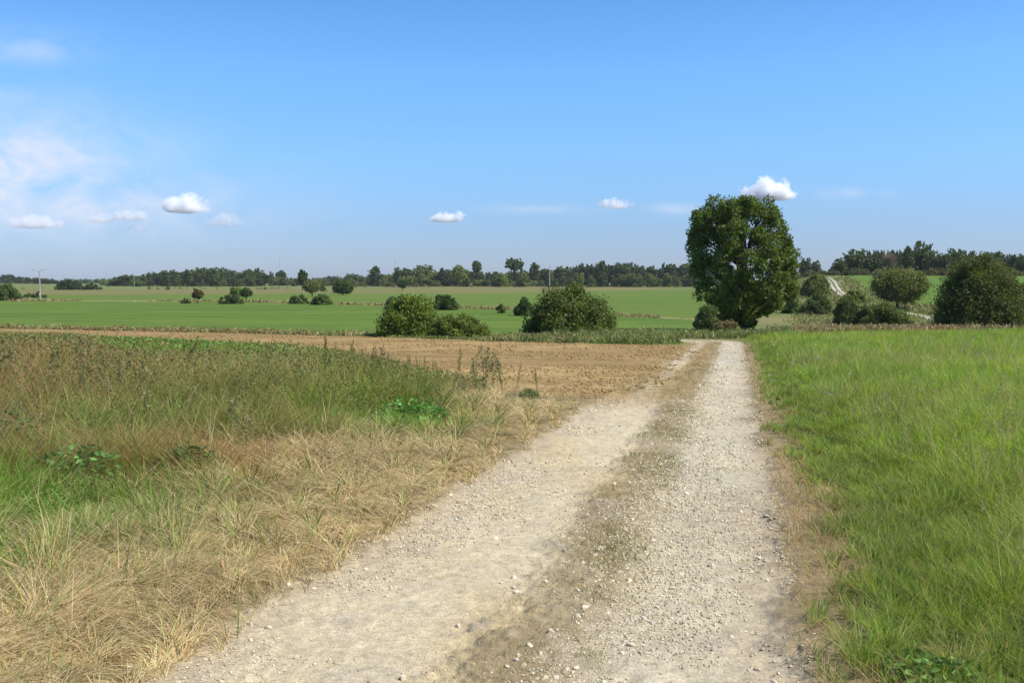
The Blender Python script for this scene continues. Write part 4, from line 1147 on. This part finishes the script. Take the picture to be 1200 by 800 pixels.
r, ht = pole_at('utility_pole', 47.5, 285, 318.5, .34, 'grey concrete utility pole with bowed crossarm and insulators in the meadow', 'pole')
tag(r, 'grey concrete utility pole with bowed crossarm and insulators in the meadow', 'pole')
arm = []
for s in (-1, 1):
    arm.append(tube((0, 0, ht - .1), (s * .9, 0, ht + .75), .07, .06, 6)); arm.append(tube((s * .9, 0, ht + .75), (s * 1.9, 0, ht + .5), .06, .05, 6))
part('crossarm', arm, M_STEEL, r)
for xx, zz in ((-1.9, .5), (0, .05), (1.9, .5)):
    part('insulator', [tube((xx, 0, ht + zz), (xx, 0, ht + zz + .38), .10, .06, 8)], M_GLASS, r)
part('warning_plate', [box(.36, .02, .5, (0, -.27, 1.6))], M_PLATE, r)
r, ht = pole_at('utility_pole', 644, 660, 311.5, .5, '', 'pole'); tag(r, 'pale square concrete pole without arms behind the largest bush', 'pole')
r, ht = pole_at('utility_pole', 158, 770, 314, .30, '', 'pole'); tag(r, 'thin grey pole standing at the start of the long wood', 'pole')


def mast(px, dist, top, label):
    x, y = at(px, dist); z = float(base_z(x, y)); ht = EYE - (top - HORIZON) * dist / F - z; r = empty('radio_mast', (x, y, z))
    pc = []
    for i in range(3):
        a = i * 2.094; pc.append(tube((.4 * math.cos(a), .4 * math.sin(a), -.2), (.25 * math.cos(a), .25 * math.sin(a), ht), .09, .07, 5))
    for k in range(int(ht / 1.6)):
        for i in range(3):
            a, b = i * 2.094, (i + 1) * 2.094; pc.append(tube((.36 * math.cos(a), .36 * math.sin(a), k * 1.6), (.36 * math.cos(b), .36 * math.sin(b), k * 1.6 + 1.6), .04, .04, 4))
    part('lattice', pc, M_STEEL, r)
    for f in (.82, .9): part('antenna', [box(1.5, .1, .35, (.5, 0, ht * f))], M_STEEL, r)
    tag(r, label, 'mast')


mast(328.5, 1150, 301, 'thin lattice mast rising above the dark conifer')
mast(463, 1150, 304, 'thin lattice mast rising behind the dark round headed tree')


# ------------------------------------------------------------------ tall weeds along the verge
def weed_proto(seed, flower, leafc, br):
    r = empty('tall_weed', (0, 0, 0)); st = Acc(); lf = Acc(); fl = Acc()
    ns = 3
    for s in range(ns):
        a = rng.random() * 6.28; lean = .04 + .12 * rng.random(); hh = 0.75 + .25 * rng.random() if s else 1.0
        pts = [np.array([math.cos(a) * lean * t ** 1.4, math.sin(a) * lean * t ** 1.4, hh * t]) for t in (0, .3, .6, .85, 1)]
        tp = tube_path(pts, [.006, .005, .004, .003, .0015], 5)
        for v, q, c in zip(tp.v, tp.q, tp.c): pass
        st.add(np.concatenate(tp.v), np.concatenate(tp.q), np.tile(leafc, (tp.n, 1)))
        n = 55; t = rng.random(n) ** .8; P = np.stack([np.interp(t, [0, .3, .6, .85, 1], [p[i] for p in pts]) for i in range(3)], 1)
        aa = rng.random(n) * 6.28; rad = (0.02 + .10 * rng.random(n)) * (1.05 - t) * br + .006
        P += np.stack([np.cos(aa) * rad, np.sin(aa) * rad, rad * .4], 1)
        lf.add(*leaf_quads(P, .012 + .014 * rng.random(n), 2.6, 0, jit(leafc, n, .3)))
        n = 62; t = .45 + .5 * rng.random(n); P = np.stack([np.interp(t, [0, .3, .6, .85, 1], [p[i] for p in pts]) for i in range(3)], 1)
        aa = rng.random(n) * 6.28; rad = .05 * rng.random(n) * (1.08 - t) * 2 * br + .004
        P += np.stack([np.cos(aa) * rad, np.sin(aa) * rad, rad * 1.2], 1)
        fl.add(*leaf_quads(P, .009 + .014 * rng.random(n), 1.6, 0, jit(flower, n, .3)))
    st.build('stem', M_SCRUB, r); lf.add(np.concatenate(fl.v), np.concatenate(fl.q), np.concatenate(fl.c)); lf.build('foliage', M_SCRUB, r)
    return r


PROTO = [weed_proto(1, (.26, .19, .09), (.20, .22, .075), 1.0), weed_proto(2, (.30, .22, .105), (.22, .235, .085), 1.2), weed_proto(3, (.26, .23, .10), (.20, .235, .075), 1.5)]
used = [False] * 3


def place_weed(px, top, dist, kind, label, group=None, fat=1.0):
    x, y = at(px, dist); z = float(base_z(x, y)); ht = EYE - (top - HORIZON) * dist / F - z
    if used[kind]: r = copy_tree(PROTO[kind])
    else: r = PROTO[kind]; used[kind] = True
    r.location = (x, y, z - .02); fat *= rng.uniform(.65, 1.4); r.scale = (ht * fat, ht * fat, ht); r.rotation_euler = (rng.normal() * .14, rng.normal() * .14, rng.random() * 6.28)
    tag(r, label, 'weed', group)
    return r


GA = 'dark weed spikes in front of the ploughed field'
for px, top in [(352, 398), (362, 402), (388, 398), (399, 404), (410, 396), (421, 402), (446, 402), (456, 412), (476, 412), (506, 419), (515, 422), (374, 399), (382, 391), (405, 402), (416, 406), (427, 399), (441, 404), (451, 410), (460, 414), (469, 417), (484, 411), (492, 415), (499, 416), (394, 409), (434, 412), (478, 420)]:
    place_weed(px, top, 21.5 + 3 * rng.random(), 0 if rng.random() < .7 else 1, 'dark upright weed spike in the row before the ploughed field', GA, .8)
place_weed(534, 402, 20, 1, 'thin lone weed stem between the dark spikes and the branching weeds', fat=.6)
GB = 'branching weeds at the end of the verge'
for px, top in [(561, 412), (567, 403), (579, 413), (589, 404)]:
    place_weed(px, top, 18.5 + 1.2 * rng.random(), 2, 'branching olive weed in the clump ending the tall verge', GB, 1.2)
place_weed(604, 419, 18.6, 1, 'thin reddish weed stem beyond the branching clump', fat=.6)
place_weed(630, 427, 18.4, 0, 'short weed spike standing alone before the bare soil', fat=.8)
place_weed(210, 389, 20, 0, 'dark thin weed spike against the green meadow', fat=.9)
GC = 'brown weeds in the tall verge corner'
for px, top in [(29, 384), (12, 392), (66, 404), (98, 390), (104, 396), (45, 396), (124, 405), (80, 412), (6, 410), (150, 408), (178, 404), (20, 420), (36, 432), (58, 424), (92, 430), (118, 422), (140, 428), (168, 420), (15, 450), (50, 455), (85, 448), (112, 460), (30, 470)]:
    place_weed(px, top, 13 + 5 * rng.random(), int(rng.integers(0, 2)), 'brown branching weed in the tall corner of the verge', GC, .9)
GD = 'weeds standing in the green verge'
for px, top in [(232, 425), (262, 440), (300, 428), (330, 436), (356, 420), (290, 470), (195, 470), (140, 460), (420, 440), (520, 440), (380, 452), (60, 450)]:
    place_weed(px, top, 13 + 5 * rng.random(), 1 + rng.integers(0, 2), 'slender green weed standing in the mixed verge grass', GD, 1.1)
GE = 'rusty seed stalks through the left verge'
for i in range(24):
    dd = rng.uniform(9, 21); px = rng.uniform(-10, 330) if i < 20 else rng.uniform(250, 520); hh = rng.uniform(.55, .95) * (1 if px < 350 else .7)
    gz = float(base_z((px - 600) / F * dd, dd)); place_weed(px, HORIZON + (EYE - gz - hh) / dd * F, dd, int(rng.integers(1, 3)), 'loose rusty seed stalk rising from the mixed verge grass', GE, .75)
for k in range(3):
    if not used[k]: bpy.data.objects.remove(PROTO[k])


def leafy(px, dist, w, ht, col, label):
    x, y = at(px, dist); z = float(base_z(x, y)); r = empty('leafy_weed', (x, y, z))
    n = int(300); a = rng.random(n) * 6.28; t = rng.random(n) ** .7; rad = w * .5 * rng.random(n) ** .5
    P = np.stack([np.cos(a) * rad, np.sin(a) * rad, ht * (.25 + .75 * t) * (1 - .5 * (rad / (w * .5)) ** 2)], 1)
    ac = Acc(); ac.add(*leaf_quads(P, (.016 + .026 * rng.random(n)) * (w / .5) ** .5, 1.9, .55, jit(np.array(col) * 1.75, n, .3))); ac.build('leaves', M_SCRUB, r)
    st = Acc()
    for i in range(7):
        j = rng.integers(n); v, q = tube((0, 0, -.02), P[j], .006, .003, 5); st.add(v, q, np.tile(np.array(col) * 1.2, (len(v), 1)))
    st.build('stem', M_SCRUB, r)
    tag(r, label, 'weed')


leafy(216, 8.7, .55, .42, (.045, .075, .022), 'dark broad leaved weed clump amid the dry verge grass')
leafy(482, 13.2, .95, .45, (.075, .17, .035), 'bright green leafy weed clump near the end of the verge')
leafy(85, 8.2, .8, .45, (.085, .15, .04), 'green nettle like clump in the verge below the rusty patch')
leafy(8, 9.6, .6, .6, (.06, .09, .028), 'dark leafy clump at the edge of the rusty verge patch')
leafy(1118, 3.9, .42, .15, (.085, .14, .03), 'pale green broad leaved weed low in the meadow grass')
leafy(1085, 4.1, .3, .11, (.07, .12, .03), 'smaller broad leaved weed beside the pale green one')
leafy(620, 17.2, .35, .25, (.07, .10, .03), 'tiny green weed tuft on the dry edge before the soil')


# ------------------------------------------------------------------ stones and gravel
def stone_mesh(seed):
    r = np.random.default_rng(seed); import bmesh
    bm = bmesh.new(); bmesh.ops.create_icosphere(bm, subdivisions=3, radius=1.0)
    v = np.array([x.co[:] for x in bm.verts])
    for i in range(11):
        nrm = r.normal(size=3); nrm /= np.linalg.norm(nrm); cut_ = r.uniform(.55, .85)
        dd = v @ nrm; v -= np.maximum(dd - cut_, 0)[:, None] * nrm
    v *= np.array([1, r.uniform(.7, .95), r.uniform(.6, .85)])
    v += r.normal(size=v.shape) * .02
    for x, c in zip(bm.verts, v): x.co = c
    me = bpy.data.meshes.new('stone'); bm.to_mesh(me); bm.free(); me.materials.append(M_STONE)
    return me


STONES = [stone_mesh(50 + i) for i in range(9)]
spots = []
for zx, zy, sz in [(390, 590, 20), (455, 572, 18), (637, 588, 16), (545, 637, 22), (528, 655, 18), (645, 708, 24), (445, 740, 18), (523, 762, 22), (610, 358, 16), (670, 347, 12), (620, 555, 16), (345, 472, 18), (157, 415, 14), (130, 437, 12),
                   (245, 378, 14), (265, 355, 10), (55, 540, 14), (565, 517, 14), (600, 530, 10), (500, 530, 12), (575, 600, 18), (485, 758, 12), (420, 722, 22), (748, 615, 14), (740, 580, 16), (660, 500, 10), (690, 310, 10), (550, 425, 10),
                   (590, 610, 14), (505, 765, 14), (640, 640, 10), (715, 770, 12), (675, 650, 14), (690, 480, 9), (700, 370, 8), (400, 345, 10), (200, 405, 10), (60, 485, 12), (95, 480, 10)]:
    spots.append((400 + zx / 1.905, 380 + zy / 1.905, sz / 1.905))
for zx, zy, sz in [(558, 638, 20), (597, 668, 22), (290, 768, 24), (595, 628, 14), (645, 580, 16), (690, 565, 14), (730, 532, 16), (560, 695, 16), (370, 730, 26), (685, 545, 10), (615, 615, 14), (700, 580, 12), (650, 610, 10)]:
    spots.append((zx / 1.905, 380 + zy / 1.905, sz / 1.905))
for zx, zy, sz in [(168, 518, 18), (190, 565, 14), (130, 413, 12), (10, 375, 14), (65, 470, 10), (148, 765, 12), (110, 690, 12), (20, 580, 16), (10, 680, 14), (60, 690, 8), (205, 788, 22), (140, 650, 8)]:
    spots.append((800 + zx / 1.905, 380 + zy / 1.905, sz / 1.905))
n_hand = len(spots); items = []
for px, py, sz in spots:
    x, y = hit(px, py); items.append((x, y, sz / F * y * .5 * .95))
tries = 0
while len(items) < 250 and tries < 20000:
    tries += 1
    y = 3.4 * math.exp(rng.random() * math.log(24 / 3.4)); u = rng.uniform(-1.45, 1.4)
    p = math.exp(-((u - .35) / .35) ** 2) + .7 * math.exp(-((u + 1.3) / .16) ** 2) + .10
    if rng.random() > p: continue
    x = -1.05 + .225 * y + u * 1.025; items.append((x, y, rng.uniform(.007, .020) * (1 + .025 * y)))
ys_ = np.array([i[1] for i in items]); zz = ground_z(np.array([i[0] for i in items]), ys_)
dd, ll, aa = track_frame(np.array([i[0] for i in items]), ys_)
for (x, y, r_), z, l in zip(items, zz, ll):
    o = bpy.data.objects.new('stone', STONES[rng.integers(9)]); COL.objects.link(o)
    o.location = (x, y, z + r_ * .12); o.scale = (r_ * rng.uniform(.9, 1.25), r_ * rng.uniform(.8, 1.1), r_ * rng.uniform(.75, 1.1)); o.rotation_euler = (rng.normal() * .25, rng.normal() * .25, rng.random() * 6.28)
    b = rng.uniform(.8, 1.15); o.color = (b, b * rng.uniform(.95, 1.0), b * rng.uniform(.86, 1.0), 1)
    if l < -.95: lab, g = 'pale limestone stone lying along the straw edged side of the track', 'stones along the straw edge'
    elif l < -.25: lab, g = 'pale limestone stone lying in the sandy wide rut', 'stones in the sandy rut'
    elif l < .62: lab, g = 'pale limestone stone lying on the grassy middle strip', 'stones on the middle strip'
    else: lab, g = 'pale limestone stone lying in the grey rut by the meadow', 'stones in the grey rut'
    tag(o, lab, 'stone', g)

# small gravel, too many to count
OCT = np.array([[1, 0, 0], [-1, 0, 0], [0, 1, 0], [0, -1, 0], [0, 0, 1], [0, 0, -1.0]])
OF = np.array([[0, 2, 4], [2, 1, 4], [1, 3, 4], [3, 0, 4], [2, 0, 5], [1, 2, 5], [3, 1, 5], [0, 3, 5]])
x, y = sample(420000, 2.6, 54, -0.5, 0.42, 5.0)
d, lat, arc = track_frame(x, y); nA = fbm(x * 1.3, y * 1.0, 3, 501)
pr = np.clip(.10 + .16 * (lat > .2) + .9 * np.exp(-((lat - .45) / .35) ** 2) + .6 * np.exp(-((lat + 1.1) / .35) ** 2) + .35 * (lat > .5), 0, 1) * sstep(.3, .6, nA)
pr = pr * (d < track_width(arc) + .05) * np.where((arc > 18) & (arc < 52) & (lat < .3), .12, 1)
keep = rng.random(len(x)) < pr
x, y, lat = cut(x, y, lat); n = len(x)
sz = (.0020 + .0085 * rng.random(n) ** 4) * np.maximum(y / 5, .9) ** .75
v = OCT[None, :5] * (1 + (rng.random((n, 5, 3)) - .5) * .8) * sz[:, None, None] * np.array([1.15, .95, .75])
a = rng.random(n) * 6.28; ca, sa = np.cos(a)[:, None], np.sin(a)[:, None]
v = np.stack([v[..., 0] * ca - v[..., 1] * sa, v[..., 0] * sa + v[..., 1] * ca, v[..., 2]], -1) + np.stack([x, y, ground_z(x, y) + sz * .3], 1)[:, None]
pk = rng.random(n)[:, None]
pc = jit(np.where(pk < .3, np.array([.38, .31, .20]), np.where(pk < .8, np.array([.49, .415, .27]), np.array([.58, .51, .365]))), n, .2, .05)
tag(mesh('gravel', v.reshape(-1, 3), ((np.arange(n) * 5)[:, None, None] + OF[None, :4]).reshape(-1, 3), np.repeat(pc, 5, 0), M_PEBBLE), 'small pale limestone gravel strewn over the track', kind='stuff')
x, y = sample(260000, 2.6, 10, -0.5, 0.42, 9.0)
d, lat, arc = track_frame(x, y); nA = fbm(x * 1.7, y * 1.3, 3, 505)
keep = (d < track_width(arc) + .1) & (rng.random(len(x)) < .25 + .6 * sstep(.35, .6, nA))
x, y, lat = cut(x, y, lat); n = len(x)
sz = (.0012 + .0022 * rng.random(n)) * np.maximum(y / 5, .9) ** .6
v = OCT[None, :5] * (1 + (rng.random((n, 5, 3)) - .5) * .8) * sz[:, None, None] + np.stack([x, y, ground_z(x, y) + sz * .15], 1)[:, None]
pc = jit(np.where((rng.random(n) < .35)[:, None], np.array([.31, .255, .165]), np.array([.49, .415, .27])), n, .25, .05)
tag(mesh('grit', v.reshape(-1, 3), ((np.arange(n) * 5)[:, None, None] + OF[None, :4]).reshape(-1, 3), np.repeat(pc, 5, 0), M_PEBBLE), 'fine sandy grit covering the near part of the track', kind='stuff')
x, y = sample(420, 7, 50, 0.26, 0.62, 25)
keep = (above(x, y, RIGHT_EDGE) < -2) & (fbm(x / 5, y / 5, 2, 521) > .45)
x, y = cut(x, y); n = len(x); P = np.stack([x, y, base_z(x, y) + .25 + .22 * rng.random(n)], 1)
ac = Acc()
for q in range(4):
    ac.add(*leaf_quads(P + rng.normal(size=(n, 3)) * np.array([.012, .012, .006]), .012 * np.maximum(y / 12, .8), 1.2, .8, jit(np.where((rng.random(n) < .6)[:, None], np.array([.6, .58, .5]), np.array([.42, .30, .38])), n, .1)))
ac.add(*blades(P - np.array([0, 0, .3]), np.full(n, .3), np.full(n, .004), rng.random(n) * 6.28, np.full(n, .05), rng.random(n) * 3.14, jit((.2, .24, .08), n), jit((.2, .24, .08), n), 1))
tag(ac.build('meadow_flowers', M_SCRUB), 'sparse tiny pale flower heads dotted through the long grass', kind='stuff')
# clods on the ploughed field
x, y = sample(60000, 17, 90, -0.6, 0.2, 20)
keep = in_poly(x, y, PLOUGH) & (rng.random(len(x)) < sstep(.3, .65, fbm(x / 3, y / 3, 3, 511)))
x, y = cut(x, y); n = len(x); sz = (.012 + .04 * rng.random(n) ** 3) * (y / 25) ** .6
v = OCT[None] * (1 + (rng.random((n, 6, 3)) - .5) * .7) * sz[:, None, None] * np.array([1.2, 1, .7]) + np.stack([x, y, ground_z(x, y) + sz * .2], 1)[:, None]
pc = jit((.275, .185, .078), n, .15, .05)
tag(mesh('soil_clods', v.reshape(-1, 3), ((np.arange(n) * 6)[:, None, None] + OF[None]).reshape(-1, 3), np.repeat(pc, 6, 0), M_PEBBLE), 'crumbly brown clods over the ploughed field', kind='stuff')

# ------------------------------------------------------------------ fair weather clouds
M_CLOUD = bpy.data.materials.new('cloud_vapour'); M_CLOUD.use_nodes = True
t_ = M_CLOUD.node_tree; t_.nodes.clear(); o_ = N(t_, 'ShaderNodeOutputMaterial')
pv = N(t_, 'ShaderNodeVolumePrincipled'); pv.inputs['Color'].default_value = (1, 1, 1, 1); pv.inputs['Anisotropy'].default_value = 0.0
tcn = N(t_, 'ShaderNodeTexCoord'); oi = N(t_, 'ShaderNodeObjectInfo')
sc_ = N(t_, 'ShaderNodeSeparateColor'); t_.links.new(oi.outputs['Color'], sc_.inputs[0])
so = N(t_, 'ShaderNodeSeparateXYZ'); t_.links.new(tcn.outputs['Object'], so.inputs[0])
cx_ = N(t_, 'ShaderNodeCombineXYZ'); t_.links.new(mathn(t_, 'MULTIPLY', so.outputs[0], sc_.outputs[1]), cx_.inputs[0]); t_.links.new(so.outputs[1], cx_.inputs[1]); t_.links.new(so.outputs[2], cx_.inputs[2])
ofs = N(t_, 'ShaderNodeVectorMath'); ofs.operation = 'ADD'; t_.links.new(cx_.outputs[0], ofs.inputs[0])
cr_ = N(t_, 'ShaderNodeCombineXYZ'); t_.links.new(mathn(t_, 'MULTIPLY', oi.outputs['Random'], 40.0), cr_.inputs[0]); t_.links.new(cr_.outputs[0], ofs.inputs[1])
nn = N(t_, 'ShaderNodeTexNoise'); nn.inputs['Scale'].default_value = 1.15; nn.inputs['Detail'].default_value = 6; nn.inputs['Roughness'].default_value = .62
t_.links.new(ofs.outputs[0], nn.inputs['Vector'])
# ellipsoid that thins towards its rim, flattened below
zz_ = mathn(t_, 'ADD', so.outputs[2], 0.35)
zb = mathn(t_, 'MULTIPLY', mathn(t_, 'MINIMUM', zz_, 0.0), 2.6); zt = mathn(t_, 'MULTIPLY', mathn(t_, 'MAXIMUM', zz_, 0.0), 0.8)
z2 = mathn(t_, 'ADD', mathn(t_, 'MULTIPLY', zb, zb), mathn(t_, 'MULTIPLY', zt, zt))
r2 = mathn(t_, 'ADD', mathn(t_, 'ADD', mathn(t_, 'MULTIPLY', so.outputs[0], so.outputs[0]), mathn(t_, 'MULTIPLY', so.outputs[1], so.outputs[1])), z2)
fall = mathn(t_, 'SUBTRACT', 1.0, r2)
dn = mathn(t_, 'ADD', mathn(t_, 'MULTIPLY', fall, 1.15), mathn(t_, 'MULTIPLY_ADD', nn.outputs['Fac'], 3.6, -2.25))
dn = mathn(t_, 'MULTIPLY', mathn(t_, 'MULTIPLY', dn, 1.4, clamp=True), mathn(t_, 'MULTIPLY', fall, 4.0, clamp=True))
t_.links.new(mathn(t_, 'MULTIPLY', dn, mathn(t_, 'MULTIPLY', sc_.outputs[0], 0.032)), pv.inputs['Density'])
t_.links.new(pv.outputs[0], o_.inputs['Volume'])
import bmesh


def cloud(px, py, w_px, h_px, dens, label, seed):
    dist = 4200.0; k = dist / F; x, y = at(px, dist); z = EYE + (HORIZON - py) * k
    bm = bmesh.new(); bmesh.ops.create_icosphere(bm, subdivisions=3, radius=1.06)
    me = bpy.data.meshes.new('cloud'); bm.to_mesh(me); bm.free(); me.materials.append(M_CLOUD)
    o = bpy.data.objects.new('cloud', me); COL.objects.link(o); o.location = (x, y, z)
    w, h = w_px * k * .62, h_px * k * .72
    o.scale = (w, max(h * 1.2, w * .6), h); o.color = (dens, w / h, 1, 1)
    tag(o, label, 'cloud')


for i, (px, py, w, h, dn_, lab) in enumerate([
        (898, 222, 66, 30, 2.2, 'brightest white cumulus cloud just above the oak'),
        (220, 239, 58, 25, 1.8, 'white cumulus cloud, the plumpest over the long wood'),
        (525, 254, 46, 15, 1.6, 'small flat white cloud alone in the middle of the sky'),
        (720, 239, 44, 14, 1.0, 'small flat pale cloud between the lone cloud and the oak'),
        (154, 252, 50, 17, 1.0, 'pale flat cloud beside the plumpest cumulus'),
        (120, 256, 40, 13, .7, 'faint wispy cloud joined to the pale flat cloud'),
        (45, 260, 62, 18, .9, 'long low pale cloud under the thin white veil'),
        (265, 258, 44, 18, .5, 'faint pinkish cloud beyond the plumpest cumulus'),
        (164, 267, 30, 11, .4, 'faint small cloud below the pale flat cloud')]):
    cloud(px, py, w, h, dn_, lab, 900 + i)

# ------------------------------------------------------------------ air
hz = bpy.data.materials.new('summer_haze'); hz.use_nodes = True; t_ = hz.node_tree; t_.nodes.clear()
o_ = N(t_, 'ShaderNodeOutputMaterial'); pv = N(t_, 'ShaderNodeVolumePrincipled'); pv.inputs['Color'].default_value = (.82, .90, 1, 1); pv.inputs['Density'].default_value = 0.00005
t_.links.new(pv.outputs[0], o_.inputs['Volume'])
HAZE = True
if HAZE:
    v, q = box(5600, 5600, 46, (0, 0, 46 / 2 - 8))
    o = mesh('haze', v, q, None, hz); tag(o, 'thin summer haze over the fields', kind='stuff')
